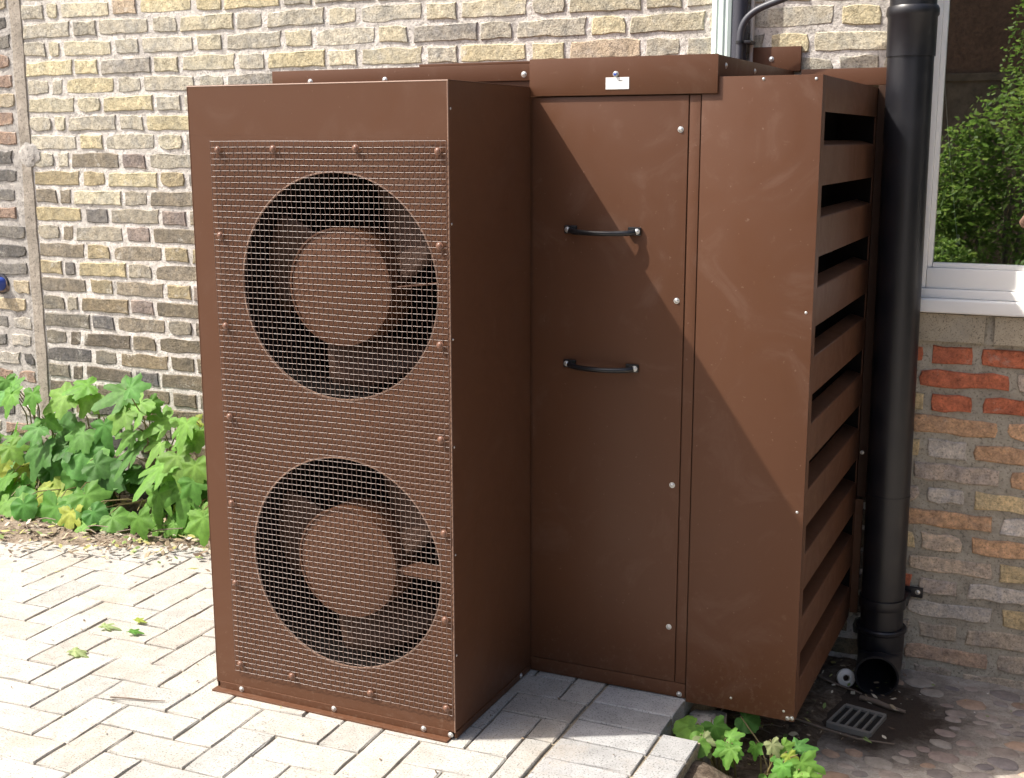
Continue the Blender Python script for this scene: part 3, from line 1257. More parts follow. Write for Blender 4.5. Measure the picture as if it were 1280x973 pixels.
for z in (1.553, 1.113, .612, .206):
    screw(door, SCREW_Z, (.419, YC - .0036, z))
screw(cab, SCREW_Z, (.453, YC - .0018, .012))
for x in (-.70, -.45, -.02):
    screw(cab, SCREW_Z, (x, YC - .0042, 1.695 if x < -.1 else 1.700))
for x, z in [(.628, 1.674), (.757, 1.672), (.757, 1.10), (.757, .578), (.745, .02), (.60, .03)]:
    screw(cab, SCREW_S, (x, YC - .0031, z)).scale = (.6, .6, .6)
for p in [(.7675, YC - .0031, .004), (.756, YC - .0031, .002)]:
    screw(cab, SCREW_S, p)
for yy in (-.80, -.50, -.12):
    screw(cab, SCREW_Z, (.5103, yy, 1.713), '+x')
screw(cab, SCREW_Z, (.44, -.0142, 1.775))
screw(cab, SCREW_S, (.787, -.0512, .55))

# door handles
for z in (1.291, .925):
    xs = (.118, .303)
    hd = MB()
    N = 18
    pts, rr = [], []
    for k in range(N + 1):
        u = k / N
        s = math.sin(math.pi * u) ** .45
        pts.append((xs[0] + (xs[1] - xs[0]) * u, YC - .0085 - .030 * s, z - .002 - .004 * s))
        rr.append(.0082 - .0012 * s)
    hd.tube(pts, rr, 12)
    hd.box(xs[0] - .016, xs[0] + .020, YC - .0125, YC - .0037, z - .011, z + .011, .003)
    hd.box(xs[1] - .020, xs[1] + .016, YC - .0125, YC - .0037, z - .011, z + .011, .003)
    h = hd.build('handle', M['handle'], door, 50)
    for x in xs:
        s_ = screw(h, SCREW_Z, (x + (-.006 if x < .2 else .006), YC - .0125, z))

# ------------------------------------------------------------------ services entering the top of the cabinet
tr = MB()
prof = [(-.034, .0), (-.034, -.030), (-.028, -.040), (-.016, -.043), (-.010, -.040), (-.003, -.044), (.006, -.044), (.012, -.040), (.020, -.042), (.030, -.038), (.034, -.028), (.034, 0)]
vs = [(.285 + x, -.006 + y, 1.739) for x, y in prof] + [(.285 + x, -.006 + y, 3.15) for x, y in prof]
n = len(prof)
tr.add(vs, [(k, k + 1, n + k + 1, n + k) for k in range(n - 1)])
tag(tr.build('trunking', M['pale'], None, 25), 'pale green ribbed plastic trunking rising from the cabinet lid up the wall', 'trunking')
tag(MB().tube([(.342, -.040, 1.739), (.342, -.040, 3.15)], .0235, 18).build('insulated_pipe', M['insul'], None, 60), 'thick black insulated pipe standing beside the pale trunking', 'pipe')
tag(MB().box(.371, .381, -.022, -.002, 1.739, 3.15, .003).build('cable', M['whiteb'], None, 40), 'thin white cable strip running up the wall behind the bent conduit', 'cable')
cd = thing('conduit', (.36, -.09, 1.739), 'slim dark grey conduit bending away to the right above the lid', 'conduit')
Yc = -.085
base = at(924, 66, Yc)
pp = [Vector((base.x, Yc, 1.739)), at(925, 50, Yc), at(927, 36, Yc), at(933, 24, Yc), at(944, 14, Yc), at(958, 7, Yc), at(972, 1.5, Yc), at(988, -5, Yc), at(1020, -20, Yc - .0), at(1060, -44, Yc), at(1080, -90, Yc), at(1090, -400, Yc)]
sm = []
for i in range(len(pp) - 1):
    a, b_, c, d = pp[max(i - 1, 0)], pp[i], pp[i + 1], pp[min(i + 2, len(pp) - 1)]
    for k in range(4):
        t = k / 4
        sm.append(0.5 * ((2 * b_) + (c - a) * t + (2 * a - 5 * b_ + 4 * c - d) * t * t + (3 * b_ - 3 * c + d - a) * t ** 3))
sm.append(pp[-1])
MB().tube(sm, .0105, 12).build('tube', M['conduit'], cd, 60)
tie = at(925, 53, Yc)
t_ = MB().lathe([(.0115, -.004), (.0135, -.004), (.0135, .004), (.0115, .004)], tie, (0, 0, 1), 16, True)
t_.box(tie.x + .010, tie.x + .034, tie.y - .004, tie.y + .060, tie.z - .005, tie.z + .005, .002)
t_.build('cable_tie', M['pipe'], cd, 40)

# ------------------------------------------------------------------ downpipe
dp = thing('downpipe', (.884, -.1, ZL), 'thick black plastic downpipe with an open shoe between louvres and window', 'downpipe')
PT, PB = Vector((.862, -.1, 3.1)), Vector((.8835, -.1, .0))


def pipe_at(z):
    t = (z - PB.z) / (PT.z - PB.z)
    return PB + (PT - PB) * t


AX = (PT - PB).normalized()
PR = .0660


def ring_on(z, prof, name, mat=M['pipe'], par=dp, n=40):
    return MB().lathe(prof, pipe_at(z), AX, n, True).build(name, mat, par, 40)


MB().tube([pipe_at(-.03), pipe_at(.5), pipe_at(1.2), pipe_at(2.2), PT], PR, 48).build('pipe', M['pipe'], dp, 60)
ring_on(1.895, [(PR - .002, -.13), (PR + .0035, -.13), (PR + .0042, -.02), (PR + .0085, -.014), (PR + .0085, .004), (PR + .0040, .012), (PR - .002, .012)], 'socket_collar')
ring_on(.435, [(PR - .002, -.005), (PR + .0018, -.004), (PR + .0018, .004), (PR - .002, .005)], 'joint_ring')
clip = ring_on(.085, [(PR + .0004, -.016), (PR + .0060, -.016), (PR + .0070, -.012), (PR + .0070, .012), (PR + .0060, .016), (PR + .0004, .016)], 'pipe_clip')
pc_ = pipe_at(.085)
lug = MB()
lug.box(pc_.x + .045, pc_.x + .076, pc_.y + .020, pc_.y + .088, .070, .100, .004)
lug.box(pc_.x + .055, pc_.x + .112, pc_.y + .088, pc_.y + .0975, .078, .112, .004)
lug.build('bracket', M['pipe'], clip, 40)
screw(clip, SCREW_Z, (pc_.x + .096, pc_.y + .0878, .097))
ring_on(-.012, [(PR - .002, -.060), (PR + .0060, -.060), (PR + .0065, -.002), (PR + .0120, .003), (PR + .0125, .012), (PR + .0090, .016), (PR - .002, .016)], 'shoe_collar')
# shoe: bent open tube with a wall thickness
p0 = pipe_at(-.065)
ax0 = Vector((0, 0, -1))
ax1 = Vector((.10, -.95, -.02)).normalized()
path = []
for k in range(9):
    t = k / 8
    path.append(p0 + Vector((.0, 0, -.0)) + Vector((.014 * t, -.150 * t ** 1.6, -.046 * (1 - (1 - t) ** 2))))
outer, inner, N = [], [], 36
for k, c in enumerate(path):
    t = k / 8
    nrm = (ax0 * (1 - t) + ax1 * t).normalized()
    ux = (Vector((1, 0, 0)) - nrm * nrm.x).normalized()
    vx = nrm.cross(ux)
    for q in range(N):
        a = 2 * math.pi * q / N
        dirv = ux * math.cos(a) + vx * math.sin(a)
        po, pi = c + dirv * (PR + .004 - .003 * t), c + dirv * (PR - .0025 - .003 * t)
        po.z = max(po.z, ZL + .003)
        pi.z = max(pi.z, ZL + .006)
        outer.append(po)
        inner.append(pi)
fs = []
K = len(path)
for k in range(K - 1):
    for q in range(N):
        q2 = (q + 1) % N
        fs.append((k * N + q, k * N + q2, (k + 1) * N + q2, (k + 1) * N + q))
        o_ = K * N
        fs.append((o_ + k * N + q2, o_ + k * N + q, o_ + (k + 1) * N + q, o_ + (k + 1) * N + q2))
for q in range(N):
    q2 = (q + 1) % N
    a = (K - 1) * N
    fs.append((a + q, a + q2, K * N + a + q2, K * N + a + q))
MB().add(outer + inner, fs).build('shoe', M['pipe'], dp, 50)

# ------------------------------------------------------------------ drain grate, cap, stick
dg = thing('drain_grate', (.867, -.447, ZL), 'small rusty grey drain grate set in the ground below the downpipe shoe', 'drain grate')
A, B_, C_, D_ = Vector((.800, -.515, 0)), Vector((.828, -.375, 0)), Vector((.950, -.398, 0)), Vector((.926, -.535, 0))
zg = ZL + .012


def bar(b, p, q, w, z0, z1):
    p, q = Vector(p), Vector(q)
    d = (q - p).normalized()
    s = Vector((-d.y, d.x, 0)) * w / 2
    vs = [(v.x, v.y, z) for z in (z0, z1) for v in (p - s, q - s, q + s, p + s)]
    b.add(vs, [(0, 3, 2, 1), (4, 5, 6, 7), (0, 1, 5, 4), (1, 2, 6, 5), (2, 3, 7, 6), (3, 0, 4, 7)])


fb = MB()
for p, q in ((A, D_), (B_, C_)):
    fb = MB()
    bar(fb, p, q, .014, zg - .012, zg + .004)
    fb.build('frame', M['iron'], dg)
for k in range(6):
    t = k / 5
    b = MB()
    bar(b, A.lerp(D_, t), B_.lerp(C_, t), .0065, zg - .012, zg + .0033)
    b.build('grate_bar', M['iron'], dg)
pit = MB()
pit.add([(v.x, v.y, zg - .003) for v in (A, D_, C_, B_)], [(0, 1, 2, 3)])
pit.build('gully', M['void'], dg)  # flat black sheet standing in for the dark of the drain hole

capc = Vector((.800, -.215, ZL + .030))
cp = MB().lathe([(.010, .012), (.013, .014), (.027, .008), (.030, .0), (.028, -.020), (.010, -.022)], capc, (.25, -.85, .35), 24, True)
tag(cp.build('plastic_cap', M['whiteb'], None, 40), 'small white plastic cap with a dark hole lying under the louvres', 'cap')


def stick(name, pts, r_, label, cat='stick', mat=None, group=None):
    o = MB().tube(pts, [r_, r_ * 1.1, r_ * .9, r_ * .6][:len(pts)], 7).build(name, mat or M['twig'], None, 60)
    return tag(o, label, cat, group)


stick('stick', [(.86, -.300, ZL + .012), (.91, -.315, ZL + .014), (.95, -.335, ZL + .013), (1.0, -.345, ZL + .012)], .0085, 'short grey stick lying between the drain grate and the pipe shoe')
stick('twig', [(.70, -.56, ZL + .03), (.80, -.57, ZL + .018), (.90, -.585, ZL + .014), (1.0, -.57, ZL + .012)], .0035, 'thin dry twig lying in front of the drain grate', 'twig')
stick('twig', [(.70, -.20, ZL + .02), (.76, -.24, ZL + .018), (.82, -.26, ZL + .016), (.86, -.275, ZL + .014)], .004, 'thin twig lying in the dark under the louvred side', 'twig')

# ------------------------------------------------------------------ leaves
def leaf_mesh(kind, rnd):
    """leaf in the xy plane, stalk at the origin, tip along +x, length about 1"""
    ctrl = {'lobed': [(0, 1.0), (20, .60), (34, .55), (52, .80), (72, .52), (92, .46), (112, .60), (138, .42), (165, .16), (180, .03)],
            'deep': [(0, 1.08), (18, .58), (32, .40), (46, .82), (62, .46), (80, .36), (104, .56), (132, .34), (165, .13), (180, .03)],
            'round': [(0, .74), (22, .73), (45, .71), (70, .66), (95, .60), (120, .56), (145, .47), (168, .25), (180, .04)]}[kind]
    teeth = {'lobed': .055, 'deep': .06, 'round': .022}[kind]

    def rad(a):
        a = abs(a)
        for (a0, r0), (a1, r1) in zip(ctrl, ctrl[1:]):
            if a <= a1:
                t = (a - a0) / (a1 - a0)
                return r0 + (r1 - r0) * (t * t * (3 - 2 * t) if kind == 'round' else t)
        return ctrl[-1][1]
    N = 44
    offx = .22 if kind == 'round' else .26
    droop = rnd.uniform(.18, .42)
    cup = rnd.uniform(.04, .14)
    tw = rnd.uniform(-.16, .16)
    asym = rnd.uniform(.9, 1.1)
    rim = []
    for k in range(N):
        a = -180 + 360 * k / N
        r_ = rad(a) * (asym if a > 0 else 1) * (1 + (teeth if k % 2 else -teeth)) * rnd.uniform(.96, 1.04)
        rim.append((math.cos(R(a)) * r_, math.sin(R(a)) * r_, a))
    vs, vein = [], []

    def z_of(x, y, a):
        d = math.hypot(x, y)
        return -droop * d * d * (.8 if x > 0 else .5) + cup * abs(y) + tw * x * y + .045 * d * math.cos(R(a) * (360 / 52.0)) 
    vs.append((offx, 0, 0)); vein.append(.8)
    for s, ve in ((.38, .35), (.72, .15), (1.0, 0.0)):
        for x, y, a in rim:
            vs.append((offx + x * s, y * s, z_of(x * s, y * s, a)))
            near = min(abs(abs(a) - q) for q in (0, 52, 108))
            vein.append(ve * (1.0 if near < 6 else .15))
    fs = [(0, 1 + k, 1 + (k + 1) % N) for k in range(N)]
    for r_ in range(2):
        for k in range(N):
            k2 = (k + 1) % N
            fs.append((1 + r_ * N + k, 1 + (r_ + 1) * N + k, 1 + (r_ + 1) * N + k2, 1 + r_ * N + k2))
    # drop the sliver faces in the notch behind the stalk by keeping them; the notch radius is tiny
    me = bpy.data.meshes.new('leaf')
    me.from_pydata(vs, [], fs)
    me.materials.append(M['leaf'])
    me.polygons.foreach_set('use_smooth', [True] * len(me.polygons))
    at_ = me.attributes.new('vein', 'FLOAT', 'POINT')
    at_.data.foreach_set('value', vein)
    return me


rnd = random.Random(17)
LEAF = {k: [leaf_mesh(k, rnd) for _ in range(5)] for k in ('lobed', 'deep', 'round')}
GREEN = {'mid': (0.105, 0.245, 0.042), 'dark': (0.060, 0.155, 0.034), 'light': (0.135, 0.275, 0.048), 'yellow': (0.25, 0.31, 0.055), 'blue': (0.085, 0.22, 0.045), 'pale': (0.30, 0.36, 0.17)}


def orient(tip, normal):
    x = Vector(tip).normalized()
    z = Vector(normal)
    z = (z - x * z.dot(x)).normalized()
    y = z.cross(x)
    return Matrix((x, y, z)).transposed()


def add_leaf(parent, p, size, kind, tint, tip, normal, rnd, name='leaf'):
    o = bpy.data.objects.new(name, rnd.choice(LEAF[kind]))
    COL.objects.link(o)
    if parent:
        o.parent = parent
    o.location = Vector(p) - (wloc(parent) if parent else Vector())
    o.rotation_euler = orient(tip, normal).to_euler()
    o.scale = (size, size * rnd.uniform(.9, 1.1), size)
    k = rnd.uniform(.85, 1.15)
    c = GREEN[tint]
    o.color = (c[0] * k * rnd.uniform(.92, 1.1), c[1] * k, c[2] * k, 1)
    return o


# leaves of the plants along the wall foot: (x, y in the picture, size, tint, form, tip direction in degrees: 0 right, 90 down)
def cl(ox, oy, s, lst):
    return [(ox + a / s, oy + b / s, z / s, t, k, d) for a, b, z, t, k, d in lst]


LEFT = cl(0, 440, 3.743, [
    (45, 215, 115, 'mid', 'lobed', 100), (150, 215, 105, 'mid', 'lobed', 80), (30, 150, 80, 'blue', 'lobed', 60), (70, 150, 70, 'mid', 'lobed', -40), (5, 200, 90, 'blue', 'lobed', 150),
    (385, 160, 110, 'mid', 'lobed', 180), (280, 220, 120, 'light', 'lobed', 150), (410, 230, 110, 'light', 'lobed', 110),
    (560, 200, 150, 'blue', 'deep', 155), (630, 165, 90, 'blue', 'lobed', -20), (630, 260, 150, 'light', 'deep', 130), (715, 250, 80, 'mid', 'lobed', 40), (570, 310, 100, 'light', 'lobed', 120),
    (160, 370, 120, 'blue', 'deep', 140), (230, 325, 95, 'mid', 'lobed', 20), (300, 355, 130, 'dark', 'round', -35), (370, 400, 130, 'mid', 'lobed', 120), (490, 370, 125, 'blue', 'deep', 70), (600, 400, 110, 'light', 'deep', 120),
    (760, 330, 135, 'light', 'deep', 150), (860, 360, 125, 'light', 'deep', 100), (700, 390, 125, 'light', 'deep', 150), (910, 345, 100, 'yellow', 'deep', 60), (930, 390, 100, 'light', 'lobed', 80), (860, 430, 100, 'light', 'lobed', 100), (735, 450, 110, 'light', 'deep', 110),
    (610, 480, 150, 'dark', 'deep', 120), (270, 450, 110, 'dark', 'lobed', 160), (180, 480, 150, 'dark', 'lobed', 100), (60, 460, 110, 'light', 'lobed', 30),
    (410, 500, 165, 'blue', 'round', 40), (330, 490, 80, 'blue', 'round', 160), (250, 560, 165, 'blue', 'round', 110), (380, 630, 165, 'mid', 'round', 80), (490, 600, 165, 'dark', 'lobed', 90), (470, 540, 130, 'dark', 'lobed', 20),
    (830, 520, 150, 'light', 'deep', 60), (730, 560, 165, 'light', 'deep', 140), (910, 560, 125, 'light', 'lobed', 80), (790, 600, 90, 'light', 'deep', 100), (735, 700, 165, 'light', 'deep', 90), (860, 680, 160, 'mid', 'deep', 90), (905, 630, 100, 'mid', 'lobed', 60),
    (260, 680, 130, 'yellow', 'lobed', 130), (60, 590, 140, 'yellow', 'lobed', 70), (20, 600, 120, 'mid', 'lobed', 130), (110, 640, 110, 'mid', 'lobed', 40), (180, 690, 110, 'light', 'lobed', 60), (30, 720, 130, 'mid', 'round', 110), (20, 790, 120, 'light', 'lobed', 120),
    (340, 720, 140, 'mid', 'lobed', 150), (420, 690, 130, 'mid', 'lobed', 30), (180, 780, 140, 'yellow', 'lobed', 60), (250, 810, 140, 'mid', 'lobed', 110), (330, 840, 120, 'yellow', 'deep', 80), (80, 830, 150, 'light', 'lobed', 150), (110, 770, 110, 'blue', 'round', 20), (420, 815, 100, 'mid', 'round', 120),
    (450, 765, 80, 'blue', 'round', 30), (545, 790, 105, 'mid', 'round', 20), (650, 800, 100, 'mid', 'lobed', 70), (730, 800, 100, 'light', 'deep', 90), (800, 820, 90, 'light', 'lobed', 120), (870, 790, 120, 'mid', 'lobed', 50), (950, 800, 110, 'light', 'lobed', 80), (960, 760, 90, 'light', 'deep', 40), (955, 640, 100, 'dark', 'lobed', 70), (840, 770, 90, 'yellow', 'lobed', 100),
    (20, 490, 90, 'yellow', 'lobed', 100), (400, 860, 80, 'light', 'lobed', 150), (120, 800, 90, 'blue', 'round', 70)])
PLANTS = [(-2.93, -.16, 'mid green lobed plant at the left edge against the old grey wall'), (-2.62, -.15, 'leafy plant with yellowing lower leaves in front of the mortar fillet'),
          (-2.30, -.14, 'plant with broad rounded blue-green leaves, middle of the wall bed'), (-1.98, -.15, 'tall plant with jagged leaves reaching highest above the bare brown gap'),
          (-1.62, -.14, 'bright light green jagged plant squeezed against the left side of the fan housing')]
prnd = random.Random(44)
plants = []
for x, y, lab in PLANTS:
    pl = thing('leafy_plant', (x, y, .01), lab, 'plant', 'leafy plants along the wall foot')
    plants.append((pl, x, y, [], MB()))


def leaf_to_plant(p, size, kind, tint, tip, nrm, rnd):
    pl, x, y, _, st = min(plants, key=lambda e: abs(e[1] - p.x) + rnd.uniform(0, .12))
    add_leaf(pl, p, size, kind, tint, tip, nrm, rnd)
    base = Vector((x + rnd.uniform(-.06, .06), y + rnd.uniform(-.04, .05), 0.0))
    mid = base.lerp(p, .55) + Vector((0, .03, .05 + .12 * p.z))
    mid2 = base.lerp(p, .85) + Vector((0, .012, .04))
    st.tube([base, base.lerp(mid, .5) + Vector((0, 0, .03)), mid, mid2, p], [.0038, .0034, .003, .0024, .0018], 5)


for px, py, sz, tint, form, deg in LEFT:
    low = max(0, min(1, (py - 560) / 110))
    Yp = -.20 - .19 * low + prnd.uniform(-.07, .05)
    c = at(px, py, Yp)
    if c.z < .035:
        c.z = prnd.uniform(.04, .07)
    size = sz / 272 * prnd.uniform(.95, 1.1)
    a = R(deg)
    tip = RIGHT * math.cos(a) - UP * math.sin(a) * .9 + Vector((0, -.35, -.1)) + Vector((prnd.uniform(-.15, .15), prnd.uniform(-.25, .15), 0))
    nrm = Vector((prnd.uniform(-.45, .3), -.75 + prnd.uniform(-.25, .3), .75 + prnd.uniform(-.2, .3)))
    tip.normalize()
    leaf_to_plant(c - tip * size * .45, size, form, tint, tip, nrm, prnd)
for k in range(70):                                                  # leaves deeper in the bed
    x = prnd.uniform(-3.25, -1.45)
    y = prnd.uniform(-.22, -.05)
    zmax = .40 if x < -2.2 else .36
    z = prnd.uniform(.05, zmax * .8)
    ang = prnd.uniform(0, 6.28)
    tip = Vector((math.cos(ang), -.5 + .6 * math.sin(ang), -.35))
    leaf_to_plant(Vector((x, y, z)), prnd.uniform(.08, .125), prnd.choice(('lobed', 'deep', 'lobed', 'round')), prnd.choice(('dark', 'mid', 'dark', 'blue')), tip, Vector((prnd.uniform(-.4, .3), -.5, .8)), prnd)
for pl, x, y, _, st in plants:
    if st.v: st.build('stem', M['stem'], pl, 60)

# plants at the broken paving edge in front of the cabinet
RIGHTP = cl(840, 850, 5.818, [
    (320, 365, 175, 'mid', 'lobed', 60), (262, 415, 130, 'blue', 'lobed', 150), (300, 515, 140, 'mid', 'deep', 95), (420, 480, 190, 'light', 'deep', 80), (440, 410, 120, 'light', 'lobed', -30), (205, 545, 105, 'mid', 'round', 120), (185, 440, 90, 'dark', 'lobed', 120),
    (95, 650, 190, 'light', 'round', 160), (200, 640, 150, 'light', 'round', 10), (230, 705, 150, 'pale', 'lobed', 60), (415, 660, 150, 'light', 'deep', 100), (450, 700, 110, 'light', 'lobed', 30), (130, 745, 150, 'light', 'lobed', 130), (390, 760, 150, 'mid', 'lobed', 90)])
RIGHTQ = cl(840, 850, 5.818, [
    (565, 300, 165, 'dark', 'round', 20), (605, 505, 110, 'mid', 'lobed', 95), (740, 490, 120, 'pale', 'lobed', 60), (830, 500, 120, 'light', 'lobed', 30), (780, 570, 150, 'blue', 'lobed', 120), (860, 570, 110, 'yellow', 'deep', 60), (960, 650, 230, 'light', 'deep', 60), (800, 650, 130, 'mid', 'lobed', 100), (900, 720, 150, 'light', 'lobed', 110), (940, 490, 150, 'dark', 'deep', -10), (700, 760, 150, 'mid', 'lobed', 80), (1000, 740, 150, 'light', 'lobed', 40)])
for lst, bx, by, lab in ((RIGHTP, .62, -.99, 'small bright green plant growing at the broken paving edge'), (RIGHTQ, .73, -.98, 'straggly half wilted plant below the bottom corner of the louvred cabinet')):
    pl = thing('leafy_plant', (bx, by, ZL), lab, 'plant', 'plants under the cabinet edge')
    st = MB()
    for px, py, sz, tint, form, deg in lst:
        Yp = -1.00 + prnd.uniform(-.05, .05) - (.06 if py > 950 else 0)
        c = at(px, py, Yp)
        if px > 930 and py < 912:
            c = at(px, py, -.86)
        c.z = max(c.z, ZL + (.165 if c.y < -1.0 and c.x < .72 else .06))
        size = sz / 470
        a = R(deg)
        tip = (RIGHT * math.cos(a) - UP * math.sin(a) * .85 + Vector((0, -.3, -.05))).normalized()
        nrm = Vector((prnd.uniform(-.5, .2), -.55 + prnd.uniform(-.2, .2), .9))
        p = c - tip * size * .45
        add_leaf(pl, p, size, form, tint, tip, nrm, prnd)
        base = Vector((bx + prnd.uniform(-.03, .03), by + prnd.uniform(-.02, .03), ZL))
        st.tube([base, base.lerp(p, .5) + Vector((0, .01, .03)), p], [.003, .0024, .0016], 5)
    st.build('stem', M['stem'], pl, 60)

# fallen leaves on the paving
for px, py, s, tint, lab, kind in [(88, 812, .068, 'pale', 'curled pale green leaf fallen on the paving, nearest of the fallen leaves', 'lobed'), (124, 782, .060, 'pale', 'crumpled pale leaf lying on the paving, left of the middle pair', 'deep'), (160, 789, .045, 'mid', 'narrow green leaf lying on the paving right of the crumpled one', 'lobed'), (168, 774, .04, 'yellow', 'tiny yellow leaf fallen farthest back on the clean paving', 'lobed')]:
    d = RIGHT * ((px - 640) / FPX) + UP * ((486.5 - py) / FPX) + FWD
    p = CAM + d * ((0.012 - CAM.z) / d.z)
    o = add_leaf(None, p, s, kind, tint, (1, prnd.uniform(-.6, .6), .05), (.1, -.1, 1), prnd, 'fallen_leaf')
    tag(o, lab, 'leaf', 'leaves fallen on the paving')
    o.scale = (s, s * .55, s * 1.3)
stick('twig', [(-.985, -1.545, .008), (-.93, -1.525, .006), (-.88, -1.515, .006), (-.83, -1.50, .007)], .0022, 'thin dry twig lying alone on the pale paving blocks', 'twig')

# ------------------------------------------------------------------ leaf litter, crumbs and twigs along the bed and in the gully
lrnd = random.Random(77)


def litter(name, spots, label, cat):
    b, cols = MB(), []
    PAL = [(0.30, 0.24, 0.16), (0.20, 0.15, 0.10), (0.42, 0.36, 0.26), (0.12, 0.085, 0.06), (0.34, 0.33, 0.12), (0.20, 0.27, 0.09), (0.48, 0.43, 0.34)]
    for p, s, c in spots:
        a = lrnd.uniform(0, 6.28)
        tl = Vector((lrnd.uniform(-.5, .5), lrnd.uniform(-.5, .5), 1)).normalized()
        x = Vector((math.cos(a), math.sin(a), 0))
        x = (x - tl * x.dot(tl)).normalized()
        y = tl.cross(x)
        L, Wd = s, s * lrnd.uniform(.25, .6)
        p = Vector(p)
        vs = [p - x * L, p - x * L * .2 + y * Wd, p + x * L * .5 + y * Wd * .7 + tl * s * .2, p + x * L + tl * s * .1, p + x * L * .4 - y * Wd * .8 + tl * s * .15, p - x * L * .3 - y * Wd]
        b.add(vs, [(0, 1, 2, 5), (2, 3, 4, 5)])
        cc = c or lrnd.choice(PAL)
        k = lrnd.uniform(.7, 1.2)
        cols += [tuple(v * k for v in cc)] * 2
    me = b.mesh(name, M['litter'])
    set_tint(me, cols)
    return tag(link(name, me), label, cat, kind='stuff')


sp = []
for k in range(4200):
    x = lrnd.uniform(-4.0, -.9)
    edge = -.42 - .36 * max(0.0, min(1.0, (-1.45 - x) / .9)) + .12 * noise.noise(Vector((x * 3, 2, 0)))
    y = -.02 - abs(lrnd.gauss(0, .42))
    if y < edge and lrnd.random() > math.exp((y - edge) * 12): continue
    sp.append(((x, y, .014 + lrnd.uniform(0, .022) * (1 if y > -.4 else .3)), lrnd.uniform(.006, .022), None))
for k in range(330):
    x, y = lrnd.uniform(-3.2, .5), lrnd.uniform(-2.6, -.55)
    sp.append(((x, y, .004), lrnd.uniform(.002, .007), lrnd.choice([(0.12, 0.09, 0.06), (0.2, 0.15, 0.1), (0.25, 0.24, 0.1)])))
litter('leaf_litter', sp, 'dry leaf litter and crumbs scattered along the foot of the wall', 'leaf litter')
sp = []
for k in range(420):
    x = lrnd.uniform(.48, .98)
    y = -lrnd.uniform(.04, 1.35)
    if x > .80 and y < -.62 and lrnd.random() < .85: continue
    if .78 < x < .96 and -.56 < y < -.36: continue
    sp.append(((x, y, ZL + .016 + lrnd.uniform(0, .012)), lrnd.uniform(.004, .016), None))
for k in range(30):
    sp.append(((lrnd.uniform(.95, 1.6), -lrnd.uniform(.01, .3), ZL + .012), lrnd.uniform(.003, .007), lrnd.choice([(.7, .68, .62), (.3, .22, .12), (.2, .26, .08)])))
litter('gully_litter', sp, 'dead leaves and crumbs gathered round the drain and under the cabinet', 'leaf litter')
b = MB()
for k in range(46):
    x = lrnd.uniform(-3.2, -1.2)
    y = lrnd.uniform(-.5, -.06)
    a = lrnd.uniform(-.7, .7)
    L = lrnd.uniform(.06, .24)
    p = Vector((x, y, .02))
    d = Vector((math.cos(a), math.sin(a), lrnd.uniform(-.02, .25)))
    b.tube([p, p + d * L * .5 + Vector((0, 0, .008)), p + d * L], [.0028, .0024, .0015], 5)
for k in range(26):
    x = lrnd.uniform(.5, .74)
    y = lrnd.uniform(-1.25, -.2)
    a = lrnd.uniform(-.8, .8)
    L = lrnd.uniform(.04, .09)
    p = Vector((x, y, ZL + .02))
    d = Vector((math.cos(a), math.sin(a), lrnd.uniform(-.02, .12)))
    b.tube([p, p + d * L * .5 + Vector((0, 0, .006)), p + d * L], [.0026, .0022, .0014], 5)
tag(b.build('dry_twigs', M['twig'], None, 60), 'thin dry twigs tangled in the litter at the wall foot', 'twigs', kind='stuff')

# broken kerb stone under the cabinet edge
bmx = bmesh.new()
bmesh.ops.create_cube(bmx, size=1)
bmesh.ops.subdivide_edges(bmx, edges=list(bmx.edges), cuts=4, use_grid_fill=True)
for v in bmx.verts:
    v.co = Vector((.525 + v.co.x * .085, -.905 + v.co.y * .20, -.115 + v.co.z * .12))
    v.co += noise.noise_vector(v.co * 14) * .014
tag(MB().bm(bmx).build('kerb_stone', M['mortar_grey'], None, 30), 'rough broken concrete lump under the paving edge by the cabinet', 'stone')

# ------------------------------------------------------------------ the garden opposite, which the window glass mirrors
hrnd = random.Random(88)


def shrub(loc, rx, ry, h, n, pal, label, name='garden_shrub', cat='shrub', group='shrubs across the yard', big=1.0):
    t = thing(name, loc, label, cat, group)
    x0, y0, z0 = loc
    b, cols = MB(), []
    lob = [(hrnd.uniform(-.6, .6) * rx, hrnd.uniform(-.6, .6) * ry, h * hrnd.uniform(.35, .75), hrnd.uniform(.3, .55)) for _ in range(9)]
    for k in range(n):
        lx, ly, lz, lr = hrnd.choice(lob)
        d = Vector((hrnd.gauss(0, 1), hrnd.gauss(0, 1), hrnd.gauss(0, 1))).normalized() * (hrnd.uniform(.6, 1) ** .5)
        p = Vector((x0 + lx + d.x * rx * lr, y0 + ly + d.y * ry * lr, z0 + max(.02, lz + d.z * h * lr * .8)))
        a = Vector((hrnd.gauss(0, 1), hrnd.gauss(0, 1), hrnd.gauss(0, .6))).normalized()
        u = a.orthogonal().normalized()
        s = hrnd.uniform(.035, .07) * big
        b.add([p, p + a * s * .5 + u * s * .32, p + a * s * 1.2, p + a * s * .5 - u * s * .32], [(0, 1, 2, 3)])
        c = hrnd.choice(pal)
        kk = hrnd.uniform(.6, 1.3)
        cols.append(tuple(v * kk for v in c))
    me = b.mesh('crown', M['foliage'])
    set_tint(me, cols)
    link('crown', me, t)
    s = MB()
    for k in range(6):
        a = hrnd.uniform(0, 6.28)
        s.tube([(x0, y0, z0 - .02), (x0 + math.cos(a) * rx * .3, y0 + math.sin(a) * ry * .3, z0 + h * .4), (x0 + math.cos(a) * rx * .5, y0 + math.sin(a) * ry * .5, z0 + h * .7)], [.025, .016, .008], 6)
    s.build('trunk', M['twig'], t, 60)


